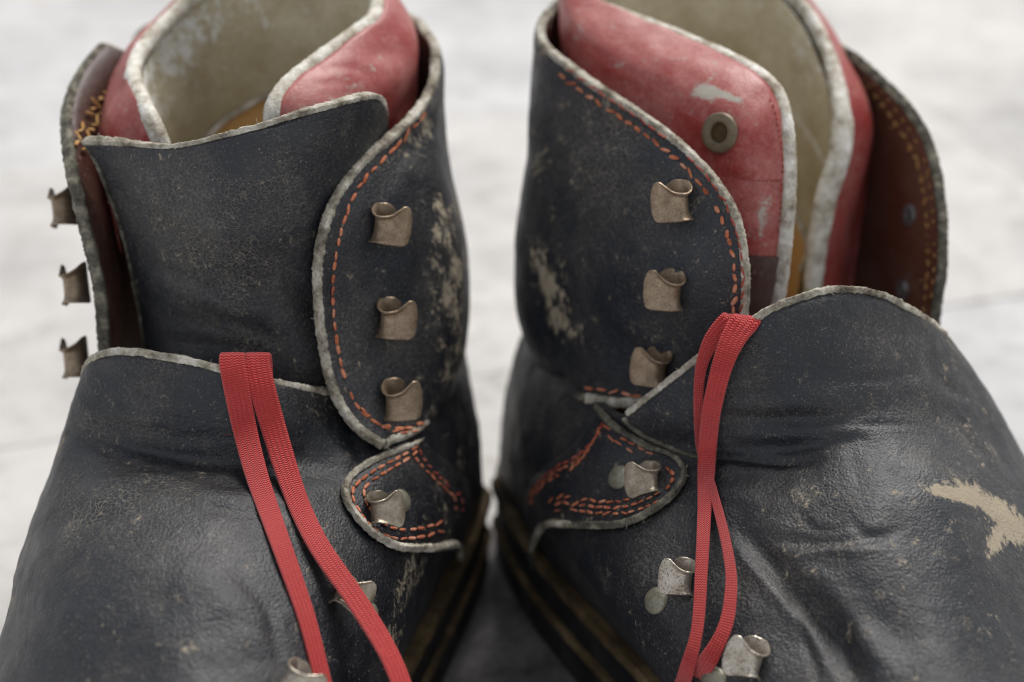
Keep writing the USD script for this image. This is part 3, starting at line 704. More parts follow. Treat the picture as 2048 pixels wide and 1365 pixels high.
# ================================================================== LEFT BOOT (in the picture)
def left_boot():
    boot = Thing('hiking_boot', 'worn black leather hiking boot with an upright black tongue across its opening, on the left', 'boot', (-8.0, 0.0, 0.0), 'pair of old hiking boots')
    # ---- front of the boot: outer tongue running down into the vamp, and round the ankle to the heel
    R = [
     [(172,752,41.0),(163,742,39.9),(176,722,39.4),(212,706,39.0),(282,708,38.6),(362,722,38.2),(440,738,38.0),(550,764,38.4),(660,786,39.9),(730,780,41.0),(800,730,42.4),(880,690,45.2),(922,670,48.0),(915,670,51)],
     [(170,815,41.6),(147,800,39.9),(168,795,39.3),(215,795,38.9),(300,800,38.4),(385,812,38.1),(460,822,38.0),(560,832,38.2),(665,850,39.8),(740,862,40.5),(810,860,41.0),(890,860,43.4),(950,845,46.8),(945,850,50.5)],
     [(150,900,42.6),(118,888,40.0),(150,890,39.3),(215,896,38.8),(310,908,38.5),(395,920,38.3),(470,926,38.2),(570,926,38.4),(680,932,39.2),(760,935,39.8),(830,935,40.8),(900,925,43.2),(958,900,47.0),(950,905,51)],
     [(130,1010,43.0),(82,996,39.4),(120,1000,37.9),(200,1003,36.8),(310,1005,36.3),(395,1010,36.2),(475,1012,36.4),(580,1014,37.0),(690,1022,38.2),(775,1025,39.2),(845,1020,40.6),(910,1000,43.2),(963,960,47.6),(955,965,51)],
     [(95,1130,42.5),(42,1110,38.6),(85,1115,36.7),(170,1120,35.4),(295,1122,34.8),(390,1122,34.7),(475,1122,35.0),(585,1124,35.7),(690,1128,36.9),(775,1130,38.3),(838,1118,40.2),(895,1080,43.4),(958,1015,48.5),(945,1020,51)],
     [(60,1260,41.5),(12,1235,37.8),(55,1245,35.6),(145,1250,34.2),(290,1252,33.5),(385,1252,33.4),(470,1252,33.7),(580,1254,34.4),(680,1258,35.7),(760,1255,37.4),(815,1228,39.8),(860,1170,43.2),(922,1090,47.3),(930,1095,50)],
     [(30,1400,40.5),(-30,1370,37.0),(15,1385,34.6),(120,1392,33.2),(275,1394,32.4),(375,1394,32.2),(460,1394,32.4),(565,1396,33.1),(660,1395,34.4),(735,1380,36.4),(785,1335,39.2),(822,1270,42.4),(872,1185,45.3),(890,1195,47)],
     [(0,1560,39.5),(-80,1530,36.2),(-30,1545,33.7),(85,1550,32.2),(255,1552,31.4),(360,1552,31.2),(445,1552,31.4),(545,1550,32.0),(635,1545,33.2),(700,1520,35.2),(742,1460,38.0),(772,1385,41.0),(812,1290,43.6),(830,1300,45.5)],
     [(-40,1700,39.5),(-140,1690,36.4),(-80,1700,33.6),(45,1705,31.8),(235,1708,30.8),(345,1708,30.6),(430,1708,30.8),(525,1704,31.3),(605,1695,32.4),(665,1660,34.4),(700,1600,37.0),(722,1510,39.6),(750,1400,42.0),(770,1420,44)],
    ]
    e_ = atz(768, 1392, 3.75)
    R += toe_rows(R[-1], [(-17.4,-10.5),(-18.1,-13.5),(-17.8,-16.5),(-16.6,-18.9),(-14.9,-20.2),(-13.0,-20.6),(-11.1,-20.1),(-9.5,-19.0),(-8.1,-17.2),(-7.2,-15.4),(e_[0],e_[1])])
    body = Panel(R, 230, 270, chord=False)
    body.rough(((0.45, 0.06), (1.2, 0.05), (3.5, 0.014)), seed=1)
    body.folds([
        ([(150,860),(250,890),(380,918),(520,922),(650,905)], 20, -0.10),
        ([(200,845),(330,868),(460,880)], 12, -0.035), ([(170,870),(300,900),(420,915)], 7, -0.025), ([(240,860),(360,885),(470,893)], 7, -0.022),
        ([(420,870),(540,880),(640,868)], 10, -0.03), ([(150,830),(240,850),(330,862)], 6, -0.02),
        ([(560,985),(640,940),(690,960)], 22, -0.07), ([(540,990),(585,1060),(615,1150)], 26, -0.06),
        ([(300,960),(420,985),(520,1000)], 18, 0.05), ([(330,1160),(450,1200),(520,1330)], 60, 0.10),
        ([(250,960),(380,950),(500,958)], 14, 0.03), ([(100,1040),(180,1030),(270,1040)], 30, -0.03),
        ([(820,1120),(850,1180),(800,1300)], 20, 0.06), ([(680,870),(720,905),(690,960)], 14, -0.05), ([(150,870),(260,925),(420,960)], 9, -0.03), ([(400,1010),(520,1030),(600,1000)], 12, -0.03), ([(470,1150),(540,1240),(560,1360)], 14, -0.04)], gain=1.7)
    body.blobs([(815,1165,30,55,20,0.62),(790,1270,22,60,15,0.55),(845,1110,26,28,0,0.4),(905,960,30,60,10,0.35),(930,870,22,60,0,0.4),(690,820,50,30,20,0.28),(640,790,30,14,10,0.34),
                (120,900,14,30,20,0.42),(52,1080,9,40,10,0.5),(22,1200,8,50,8,0.3),(480,1290,40,25,-30,0.22),(610,1240,18,40,10,0.16),(330,1090,12,10,0,0.25)])
    body.blobs([(230,1000,130,60,0,0.75),(180,860,60,30,20,0.7),(330,870,150,30,10,0.4),(420,960,160,30,0,0.45),(150,1060,60,60,0,0.3)], 'crack')
    vp = boot.sheet('vamp', body, 'black_leather', -0.26, 0.0, label='black leather vamp and outer tongue, creased and dusty')
    edge(boot, body, 'top', -0.13, 0.15, 0.16, 'raw_edge', vp, rng=(0.07, 0.66), hairs=420, seed=5, rough=0.035)

    # ---- upright inner tongue
    T = [
     [(166,289,42.6),(200,288,41.8),(330,294,40.8),(470,265,40.3),(600,230,40.6),(700,205,41.4),(752,194,42.6),(772,206,43.4),(776,245,44.2)],
     [(190,332,42.5),(262,330,41.3),(390,335,40.3),(520,318,40.0),(640,300,40.7),(715,288,42.0),(758,285,43.2),(778,290,44.0),(782,310,44.6)],
     [(236,450,42.4),(300,450,41.1),(420,450,40.0),(530,450,39.8),(640,440,40.8),(710,440,42.1),(765,440,43.3),(790,440,44.2),(796,440,44.8)],
     [(270,600,42.7),(330,600,41.3),(430,600,40.4),(540,600,40.1),(650,600,40.9),(720,600,42.0),(770,600,42.6),(795,600,43.3),(800,600,43.8)],
     [(287,720,42.8),(345,720,41.5),(440,720,40.5),(545,730,40.2),(650,730,40.6),(720,730,41.6),(770,730,42.6),(795,730,43.2),(800,730,43.8)],
     [(293,840,42.8),(350,840,41.6),(450,840,40.8),(550,850,40.5),(650,850,40.9),(720,850,41.8),(770,840,42.6),(795,840,43.2),(800,840,43.8)],
    ]
    tg = Panel(T, 170, 150, chord=False)
    tg.rough(((0.4, 0.05), (1.1, 0.03), (3.5, 0.008)), seed=31)
    tg.folds([([(300,560),(420,600),(560,660)], 26, 0.06), ([(330,640),(450,650),(590,690)], 22, -0.05), ([(250,400),(380,430),(470,500)], 30, 0.03),
              ([(560,470),(600,560),(640,640)], 40, -0.06), ([(330,600),(420,640),(520,690)], 8, 0.02), ([(300,330),(400,420),(450,520)], 9, -0.02), ([(280,520),(380,560),(500,640)], 10, -0.03), ([(300,680),(420,690),(560,720)], 14, -0.04), ([(240,330),(360,380),(480,400)], 16, 0.03)], gain=1.8)
    tg.blobs([(760,215,14,20,40,0.4), (300,310,80,14,0,0.25), (520,690,60,14,15,0.3)])
    tg.blobs([(380,430,170,130,30,0.6), (470,560,130,100,20,0.5), (480,680,140,30,20,0.5), (560,400,90,60,20,0.35)], 'crack')
    tp = boot.sheet('tongue', tg, 'black_leather', -0.26, 0.0, label='upright black leather tongue with a frayed top edge')
    edge(boot, tg, 'top', -0.12, 0.12, 0.15, 'raw_edge', tp, hairs=480, fl=0.14, seed=6, rough=0.03)
    edge(boot, tg, 'left', -0.12, 0.10, 0.14, 'dull_edge', tp, hairs=60, seed=7)

    # ---- black cuff, left flap seen from inside, round the back, right flap with the hooks
    Cc = [
     [(198,98,49.6),(150,150,47.2),(128,200,45.6),(121,255,44.2),(125,310,42.8),(136,370,41.9),(154,450,41.4),(173,520,41.2),(188,600,41.1),(194,680,41.1),(200,800,41.4)],
     [(240,110,50.2),(195,165,47.8),(172,215,46.2),(162,265,45.0),(165,320,43.9),(176,380,43.2),(190,450,42.8),(204,520,42.7),(214,600,42.6),(218,680,42.6),(222,800,42.9)],
     [(275,130,51.5),(235,185,49.4),(212,235,48.0),(200,285,46.9),(198,340,46.2),(205,390,45.8),(214,460,45.5),(222,530,45.3),(230,610,45.2),(234,690,45.2),(240,800,45.5)],
     [(300,40,54.5),(290,120,54.2),(280,200,53.6),(275,270,53.2),(272,330,53),(272,390,52.6),(275,460,52.3),(280,530,52),(285,610,51.8),(290,690,51.6),(300,800,51.6)],
     [(560,-30,56.5),(560,60,56.5),(560,150,56.3),(560,240,56),(560,320,55.9),(560,390,55.8),(560,460,55.7),(560,530,55.6),(560,610,55.6),(560,690,55.6),(560,800,55.6)],
     [(800,20,54.4),(805,100,54.2),(812,180,54.0),(820,260,53.8),(830,330,53.6),(840,400,53.4),(848,470,53.2),(850,540,53.0),(848,620,52.8),(840,700,52.6),(830,800,52.4)],
     [(862,62,50.6),(882,130,50.2),(886,210,49.8),(890,290,49.3),(900,350,48.9),(915,420,48.5),(927,490,48.2),(932,560,48.0),(930,640,47.7),(920,730,47.3),(885,830,46.0)],
     [(872,75,49.8),(892,150,48.6),(889,215,47.8),(893,300,47.0),(905,370,46.3),(922,440,45.8),(933,510,45.5),(937,590,45.2),(933,680,44.9),(915,765,44.4),(866,845,43.2)],
     [(878,86,49.2),(886,180,47.2),(872,250,45.9),(868,320,44.7),(872,400,43.7),(880,470,43.2),(886,550,42.9),(886,630,42.7),(880,710,42.5),(868,785,42.3),(848,852,41.8)],
     [(880,95,48.8),(878,190,46.6),(846,262,45.0),(812,330,43.4),(790,410,42.2),(782,490,41.6),(780,570,41.3),(784,650,41.1),(790,730,40.9),(804,800,40.8),(835,868,40.8)],
     [(880,104,48.4),(872,186,46.2),(824,258,44.2),(752,322,42.4),(700,385,41.2),(668,460,40.4),(654,545,40.0),(656,640,39.8),(670,730,39.7),(705,815,39.6),(780,880,39.8)],
     [(879,110,48.2),(868,184,46.0),(815,254,43.9),(738,312,42.2),(680,378,41.0),(645,455,40.2),(632,545,39.8),(636,645,39.6),(652,740,39.5),(690,832,39.4),(782,895,39.7)],
    ]
    cf = Panel(Cc, 190, 250, columns=True, flip=True, soft=3.5)
    cf.rough(((0.45, 0.05), (1.3, 0.025), (4.0, 0.008)), seed=41)
    okm = (np.arange(250) > 140)[None, :] * np.ones((190, 1))
    cf.folds([([(700,480),(690,620),(720,740)], 16, -0.04), ([(665,440),(662,560),(680,700),(740,850)], 7, -0.05), ([(860,380),(850,500),(850,620)], 24, -0.05), ([(905,400),(915,560),(900,700)], 22, 0.07),
              ([(830,300),(800,380),(760,420)], 20, 0.04), ([(800,285),(735,352),(700,410),(678,480),(666,560),(668,640),(680,720),(702,790),(740,838),(800,858)], 8, -0.045)], okm)
    cf.blobs([(905,600,28,90,5,0.82),(885,520,34,120,8,0.62),(875,430,12,60,8,0.55),(895,740,22,60,15,0.8),(862,830,14,30,30,0.8),(850,250,18,60,20,0.55),(838,270,26,40,30,0.45),(905,420,18,50,0,0.35),
              (880,140,8,60,0,0.4),(800,320,30,22,-40,0.35),(925,680,10,60,0,0.45)])
    cp = boot.sheet('cuff', cf, 'black_leather', -0.14, 0.0, label='black leather cuff flaps, scuffed tan on the inner side')
    boot.sheet('cuff_lining', cf, 'brown_leather', -0.32, -0.14, label='dark brown inner face of the cuff')
    edge(boot, cf, 'right', -0.16, 0.16, 0.19, 'raw_edge', cp, hairs=520, seed=8, rough=0.035)
    C, N, ep = edge(boot, cf, 'left', -0.14, 0.17, 0.22, 'dull_edge', cp, hairs=260, seed=9, rng=(0.0, 0.95), rough=0.03)
    edge(boot, cf, 'top', -0.16, 0.14, 0.18, 'raw_edge', cp, hairs=300, seed=10)
    edge(boot, cf, 'bottom', -0.16, 0.16, 0.19, 'raw_edge', cp, hairs=160, seed=10, rng=(0.6, 1.0), rough=0.035)
    ln1 = [(870,205),(800,285),(735,352),(700,410),(678,480),(666,560),(668,640),(680,720),(702,790),(740,838),(800,858),(858,838)]
    boot.part('stitching', stitches(cf, ln1, pitch=24, width=0.055, skip=0.05), 'orange_thread', cp, kind='stuff')
    boot.part('stitching', stitches(cf, [(720,812),(760,850),(810,866),(856,848)], pitch=20, width=0.03), 'orange_thread', cp, kind='stuff')
    # seen from inside: rows of thread ends on the left flap
    cfi = Panel(Cc[:4], 190, 60, columns=True, flip=False)
    cfi.displace(np.full(cfi.G.shape[:2], 0.33))
    lp = [(262,140),(225,170),(195,205),(168,245),(150,300)]
    for k, off in enumerate((0, 16)):
        boot.part('stitching', stitches(cfi, [(x + off, y + off * 0.7) for x, y in lp], pitch=13, length=0.95, width=0.05, lift=0.03, tilt=0.7, height=0.05), 'tan_thread', cp, kind='stuff')

    # ---- padded red collar, its piping, the inside
    A = [(345,430,42.9),(338,370,42.9),(330,315,42.9),(312,262,43.1),(287,210,43.9),(268,165,45.2),(277,112,46.9),(330,48,49.0),(420,-30,50.9),(560,-85,52.2),(680,-65,51.6),(742,-20,50.1),(756,15,48.8),(735,52,47.2),(668,100,45.5),(600,150,44.2),(560,192,43.3),(545,240,42.8),(545,330,42.6),(550,430,42.5)]
    B = [(290,440,42.9),(283,380,42.9),(272,330,43.0),(250,275,43.4),(226,235,44.3),(220,180,46.0),(238,125,48.0),(300,55,50.2),(410,-25,52.6),(570,-60,54.0),(720,-50,53.1),(797,-5,51.2),(824,50,49.2),(812,108,47.2),(752,150,45.2),(692,195,43.9),(650,240,43.0),(622,290,42.7),(612,360,42.5),(605,450,42.5)]
    C = [(240,450,43.6),(230,400,43.7),(215,350,43.9),(200,305,44.5),(196,262,45.6),(206,220,47.4),(240,175,49.2),(310,120,51.4),(420,60,53.8),(580,35,55.0),(740,40,54.2),(815,75,52.2),(834,130,50.0),(826,195,48.0),(788,245,46.0),(735,290,44.6),(690,330,43.5),(668,370,43.1),(655,430,42.9),(648,490,42.9)]
    cl = collar(boot, A, B, C, wearlist=[(760,230,60,26,-25,0.35),(720,150,60,30,-30,0.25),(640,210,60,16,-10,0.5),(600,215,30,10,-20,0.4),(760,120,40,30,-40,0.32),(690,185,40,20,-20,0.4)], redlines=[], foldlist=[([(640,140),(690,135),(740,150)], 5, -0.05), ([(625,172),(660,166),(705,170)], 4, -0.04), ([(700,90),(760,110),(800,100)], 14, -0.05), ([(640,200),(720,190),(780,200)], 12, -0.04), ([(720,240),(770,210),(800,160)], 10, -0.05)])
    piping(boot, A, 0.27, 0.25, seed=3)
    LA = [(360,380,43.6),(345,300,43.6),(322,245,44.2),(300,195,45.0),(290,155,46.3),(305,105,48.0),(350,50,49.6),(430,-20,51.0),(560,-70,52.0),(670,-50,51.4),(728,-15,49.9),(738,15,48.6),(715,55,47.3),(655,105,45.8),(590,155,44.6),(560,200,43.9)]
    lining(boot, LA, (0, 0.6, 1.6, 3.0, 4.3, 6.0, 8.5, 11.0), (1.0, 0.97, 0.95, 0.94, 0.93, 0.92, 0.9, 0.86), 4,
           wearlist=[(330,140,70,90,-20,0.55),(300,210,30,60,-25,0.6),(430,40,70,50,-30,0.45),(520,20,60,60,0,0.25),(370,90,60,70,-30,0.35)], cracklist=[(380,150,120,120,0,0.8),(560,40,150,80,0,0.3)])

    # ---- the pointed quarter piece that carries the lowest cuff-side hook
    E1 = [(838,884),(800,902),(742,930),(702,958),(682,985),(692,1018),(716,1052),(752,1082),(800,1096),(850,1090),(890,1080),(906,1092),(905,1130),(892,1175),(868,1240)]
    E2 = [(842,884),(862,898),(885,915),(905,930),(920,945),(935,960),(945,975),(948,995),(950,1015),(948,1035),(942,1060),(935,1085),(928,1110),(912,1150),(884,1225)]
    e1, e2 = resample(np.c_[E1, np.zeros(len(E1))], 140), resample(np.c_[E2, np.zeros(len(E2))], 140)
    rows = []
    for k in np.linspace(0, 1, 26):
        pp, nn = body.at(e1 * (1 - k) + e2 * k, 0.0)
        rows.append(pp + nn * (0.22 * (1 - k) ** 0.5 + 0.03))
    q = Panel(rows, 140, 26, chord=False, three_d=True)
    q.G[1:-1] = (q.G[:-2] + q.G[1:-1] * 2 + q.G[2:]) / 4
    if np.mean(q.N[3] @ FWD) > 0: q.flip = True
    q.normals(); q.px = PX(q.G)
    q.blobs([(870,1060,60,10,0,0.35),(890,1000,30,60,0,0.3),(720,1060,40,12,30,0.3),(700,970,20,12,-40,0.5)])
    qp = boot.sheet('quarter_overlay', q, 'black_leather', -0.16, 0.0)
    edge(boot, q, 'top', -0.06, 0.13, 0.13, 'raw_edge', qp, hairs=260, seed=12, rng=(0, 1), rough=0.03, fade=(0.05, 0.35))
    mixp = lambda k: list(zip(*(np.array(E1).T * (1 - k) + np.array([(835,900),(820,915),(770,945),(740,965),(728,985),(735,1010),(752,1035),(775,1052),(805,1060),(850,1055),(895,1040),(915,1060),(914,1110),(900,1150),(875,1230)]).T * k)))
    for k in (0.5, 1.0):
        boot.part('stitching', stitches(q, mixp(k)[:-4], pitch=19, width=0.042, tilt=0.1), 'orange_thread', qp, kind='stuff')
    for o in (0, 14):
        boot.part('stitching', stitches(q, [(838 - o * 0.6,900 + o),(860 - o,935),(893 - o,968),(918 - o,990),(925 - o,1020)], pitch=16, width=0.035, length=0.9), 'orange_thread' if o else 'red_thread', qp, kind='stuff')

    # ---- hooks and rivets
    X = RGT
    def hk(panel, px, py, mt, s=1.0, away=X, turn=0.0, nod=-0.22, **kw):
        P, N = panel.at([(px, py)]); N = N[0]
        N = -FWD + RGT * (N @ RGT) * 0.6 + UPV * nod
        boot.part('lace_hook', hook_mesh(P[0], N, UPV, away, s, turn, **kw), mt, smooth=50)
    hk(cf, 766, 446, 'bronzed_hook', 0.96, turn=-0.05)
    hk(cf, 778, 633, 'bronzed_hook', 0.96, turn=0.0)
    hk(cf, 788, 794, 'bronzed_hook', 0.96, turn=0.10)
    hk(q, 757, 1018, 'grey_hook', 0.86, turn=0.05, nod=0.05, low_dip=0.20, top_lift=0.35)
    hk(body, 688, 1190, 'grey_hook', 0.90, turn=-0.5, nod=0.2, low_dip=0.2, top_lift=0.4)
    hk(body, 585, 1362, 'bright_hook', 0.9, turn=-0.6, nod=0.0, low_dip=0.15, top_lift=0.4)
    for (x, y, pn) in ((803,1002,q), (738,1228,body), (640,1398,body)):
        P, N = pn.at([(x, y)]); boot.part('rivet', dome(P[0], N[0], 0.33, 0.14), 'rivet_metal', smooth=50)
    # hooks on the outer face of the left flap, seen from the side
    for (i0, pxy) in ((0.44, (137,410)), (0.585, (160,565)), (0.735, (160,712))):
        j = int(i0 * 189); P = cf.G[j, 10]; N = cf.N[j, 10]
        Pp = PX(P); Pn = W([pxy[0] + 16, pxy[1], Pp[2] + 0.5])
        boot.part('lace_hook', hook_mesh(Pn, np.array([-0.95, -0.25, 0.02]), UPV, np.array([-0.3, 0.9, 0]), 1.04, 0.0), 'bronzed_hook', smooth=50)
    # ---- sole
    sole(boot, [(962,985),(937,1058),(903,1130),(857,1222),(812,1308),(765,1395),(715,1490)],
         [(-7.2,-15.5),(-9.5,-19.0),(-13.0,-20.5),(-16.5,-19.0),(-18.0,-14.5),(-16.6,-8.5),(-13.0,-2.0),(-10.2,3.0),(-8.4,7.2),(-5.8,9.2),(-3.2,8.0)])
    boot.hairs('dust_hair', W([(200,790,39.0),(230,800,38.9),(255,770,38.9)]), -FWD, 5, 0.6, 'fray_fibre', None, 0.006)

    # ---- the red lace lying over the tongue
    lace = Thing('shoelace', 'flat red woven lace whose two strands run nearly straight down the left boot', 'shoelace', (-8.0, 0.0, 0.0), 'red laces of the boots')
    s1 = [(463,722,52,0.12),(470,760,52,0.22),(490,860,49,0.22),(523,980,44,0.32),(566,1100,41,0.26),(608,1220,38,0.18),(646,1365,37,0.18),(675,1480,37,0.18),(705,1600,37,0.2),(722,1720,37,0.25)]
    s2 = [(513,722,53,0.12),(520,760,53,0.24),(548,860,50,0.22),(588,985,46,0.30),(646,1105,45,0.50),(712,1200,45,35.4),(768,1290,46,34.8),(805,1375,46,34.3),(835,1480,46,33.9),(860,1580,46,34.6),(872,1680,46,36.2)]
    for k, s in enumerate((s1, s2)):
        C, Nn, wd, th = lace_strand(lace, body, s)
        # over the edge of the tongue and down behind it
        c0 = C[0]; b1 = c0 + FWD * 0.10 + UPV * 0.15; b2 = c0 + FWD * 0.36 + UPV * 0.10; b3 = c0 + FWD * 0.52 - UPV * 0.5; b4 = c0 + FWD * 0.62 - UPV * 2.0
        C = np.vstack([b4, b3, b2, b1, C[2:]]); Nn = np.vstack([FWD + 0 * UPV, FWD, UPV + FWD * 0.4, UPV - FWD * 0.5, Nn[2:]]); wd = np.r_[[wd[0]] * 4, wd[2:]]
        n = 420
        t = np.r_[0, np.cumsum(np.linalg.norm(np.diff(C, axis=0), axis=1))]; tt = np.linspace(0, t[-1], n)
        f = lambda a: PchipInterpolator(t, a, axis=0)(tt)
        v, fc, uv = ribbon(f(C), f(Nn), f(wd), th)
        sp = lace.part('lace_strand', (v, fc), 'lace_red', uv=uv)
        lace.hairs('fuzz', v[100:-100:3], Nn.mean(0), 220, 0.07, 'red_thread', sp, 0.006)
    return boot, body, cf

# ================================================================== RIGHT BOOT
def right_boot():
    boot = Thing('hiking_boot', 'worn black leather hiking boot with gaping red collar and flaked tan patch, on the right', 'boot', (8.0, 0.0, 0.0), 'pair of old hiking boots')
    R = [
     [(1062,660,52),(1050,655,49.2),(1088,690,47.0),(1140,740,44.6),(1200,800,42.0),(1243,834,40.2),(1300,790,39.6),(1390,722,39.0),(1505,642,38.5),(1600,596,38.5),(1690,578,38.8),(1790,600,39.5),(1892,668,41.2),(1900,705,44)],
     [(1010,810,51.4),(1012,805,48.9),(1055,820,45.6),(1120,845,43.1),(1200,866,41.2),(1285,866,40.0),(1345,838,39.2),(1430,790,38.6),(1530,735,38.1),(1620,700,38.0),(1710,690,38.3),(1815,705,39.2),(1945,745,41.4),(1935,790,44.6)],
     [(1000,905,51.6),(1003,908,49.2),(1045,910,45.6),(1110,918,42.9),(1200,915,40.9),(1335,896,39.9),(1390,880,39.2),(1465,850,38.5),(1555,815,38.0),(1650,790,37.8),(1750,785,38.1),(1855,795,39.0),(1990,822,41.4),(1985,865,44.6)],
     [(1004,962,52),(999,955,50),(1042,952,46.2),(1105,970,42.8),(1200,968,40.6),(1325,945,39.6),(1398,928,39.2),(1480,914,38.6),(1570,902,38.2),(1670,888,37.6),(1780,875,37.6),(1895,878,38.6),(2042,915,41.4),(2035,955,44.5)],
     [(1060,1045,49),(1040,1035,48.1),(1075,1028,45.0),(1125,1040,42.2),(1200,1050,40.0),(1300,1048,38.6),(1390,1040,38.0),(1480,1028,37.4),(1580,1016,36.8),(1690,1006,36.2),(1810,996,36.1),(1945,996,37.3),(2098,1020,40.8),(2095,1060,44)],
     [(1115,1125,47),(1095,1118,46.1),(1128,1120,43.4),(1172,1140,40.9),(1235,1165,38.8),(1320,1172,37.4),(1402,1166,36.8),(1500,1156,36.2),(1600,1146,35.6),(1710,1138,35.0),(1840,1130,34.9),(1982,1130,36.2),(2150,1150,40),(2150,1190,43.5)],
     [(1190,1215,45.2),(1172,1203,44.3),(1198,1212,41.9),(1238,1240,39.4),(1290,1275,37.6),(1360,1294,36.3),(1430,1294,35.7),(1515,1286,35.1),(1622,1277,34.7),(1742,1268,34.1),(1882,1260,33.9),(2032,1270,35.4),(2200,1290,39),(2205,1330,42.5)],
     [(1285,1315,43.2),(1270,1307,42.4),(1290,1320,40.1),(1318,1350,38.0),(1355,1390,36.4),(1415,1414,35.3),(1475,1416,34.7),(1548,1408,34.1),(1652,1398,33.6),(1782,1389,33.0),(1932,1388,32.8),(2092,1400,34.5),(2260,1420,38),(2270,1460,41.5)],
     [(1380,1420,41.2),(1365,1412,40.4),(1380,1428,38.3),(1400,1460,36.6),(1428,1500,35.2),(1475,1530,34.2),(1530,1540,33.6),(1595,1535,33.1),(1690,1525,32.6),(1825,1518,32.0),(1985,1520,31.8),(2155,1535,33.5),(2330,1560,37),(2340,1600,40)],
     [(1470,1530,39.6),(1455,1522,38.8),(1468,1540,36.9),(1484,1572,35.4),(1506,1612,34.2),(1545,1645,33.2),(1590,1660,32.6),(1650,1662,32.1),(1740,1655,31.6),(1875,1650,31.0),(2040,1655,30.8),(2220,1675,32.5),(2400,1700,36),(2410,1740,39)],
    ]
    e_ = atz(1440, 1510, 3.75)
    R += toe_rows(R[-1], [(e_[0],e_[1]),(5.2,-14.6),(6.4,-16.6),(8.5,-19.4),(10.2,-20.6),(12.2,-21.1),(14.2,-20.6),(15.8,-19.4),(17.0,-17.2),(17.5,-14.8),(17.2,-12.0)])
    body = Panel(R, 240, 290, chord=False)
    body.rough(((0.45, 0.06), (1.2, 0.05), (3.5, 0.014)), seed=61)
    body.folds([
        ([(1375,912),(1450,916),(1560,926),(1640,918)], 9, -0.09), ([(1380,938),(1470,938),(1560,944)], 12, 0.05),
        ([(1430,835),(1540,842),(1660,838),(1760,820)], 15, -0.08), ([(1440,800),(1560,805),(1680,795)], 20, 0.06),
        ([(1460,872),(1560,866),(1680,850)], 20, 0.08), ([(1500,742),(1600,745),(1720,735)], 16, -0.035), ([(1640,765),(1740,760),(1840,742)], 10, -0.035),
        ([(1540,900),(1640,890),(1740,872)], 12, -0.05),
        ([(1480,1050),(1560,1150),(1640,1230),(1720,1380)], 26, -0.22), ([(1470,1090),(1540,1170),(1610,1250),(1670,1380)], 16, 0.08), ([(1620,1150),(1690,1220),(1790,1380)], 34, 0.12),
        ([(1520,1065),(1600,1085),(1720,1080),(1800,1060)], 14, -0.06), ([(1560,1120),(1660,1100),(1760,1096)], 14, 0.05),
        ([(1700,1030),(1740,1070),(1800,1060)], 10, -0.035), ([(1640,1230),(1740,1250),(1850,1300)], 40, -0.05), ([(1380,1060),(1430,1150),(1440,1250)], 26, 0.05), ([(1380,975),(1450,985),(1540,1010)], 20, 0.05), ([(1420,770),(1520,776),(1640,762)], 8, -0.03), ([(1600,860),(1720,848),(1840,850)], 8, -0.03), ([(1850,700),(1880,760),(1960,800)], 12, -0.04), ([(1560,1160),(1600,1250),(1640,1365)], 8, -0.05), ([(1590,1010),(1640,1060),(1720,1050)], 9, -0.03)], gain=1.7)
    body.blobs([(1960,995,80,22,28,1.5),(2020,1056,50,34,40,1.6),(1900,990,50,10,20,0.9),(1890,985,40,12,10,1.6),(1990,1090,12,26,10,1.5),(1905,1045,24,14,-40,0.62),(1830,1080,8,40,10,0.35),(1630,985,14,16,0,0.52),(1635,978,70,40,0,0.25),
                (1940,860,40,60,30,0.34),(1960,920,70,20,30,0.28),(1900,720,26,40,-30,0.22),(1560,1090,60,10,30,0.3),(1500,1110,30,6,40,0.3),(1760,1240,30,30,0,0.22),(1700,1300,16,40,10,0.25),(1790,1330,40,30,0,0.2),
                (1880,1200,200,150,0,0.14),(1350,1220,60,80,20,0.16),(1010,930,10,60,0,0.3),(1740,690,18,36,10,0.22),(2010,870,20,30,0,0.25)])
    body.blobs([(1560,970,140,60,0,0.4),(1450,1060,60,60,0,0.35),(1900,780,100,80,30,0.4),(1700,790,160,30,0,0.3),(1420,790,60,40,0,0.4),(1640,830,200,20,0,0.4),(1600,1120,120,30,0,0.3),(1720,1320,90,60,0,0.35)], 'crack')
    vp = boot.sheet('vamp', body, 'black_leather', -0.26, 0.0, label='black leather vamp and outer tongue with a flaked tan patch')
    nu = 240
    edge(boot, body, 'top', -0.13, 0.15, 0.16, 'raw_edge', vp, rng=(0.39, 0.93), hairs=420, seed=65, rough=0.035)
    # free left border of the outer tongue
    fl, fn = body.at(smooth_curve([(1246,836),(1268,858),(1300,878),(1336,894),(1372,908),(1410,914)], 3), 0.0)
    boot.part('cut_edge', sweep(fl, fn, 0.07, 0.07, 10, 0.02, 4), 'dull_edge', vp)

    gu = Panel([[(1130,700,44.6),(1220,700,43.2),(1320,700,42.2),(1400,690,42.0)],[(1130,790,44.2),(1220,790,42.6),(1320,790,41.6),(1400,790,41.2)],[(1150,860,43.6),(1230,860,42.0),(1320,860,41.0),(1400,860,40.6)],[(1160,900,43.4),(1240,900,41.8),(1320,900,40.8),(1400,900,40.4)]], 40, 40, chord=False)
    boot.sheet('gusset', gu, 'brown_leather', -0.15, 0.0)
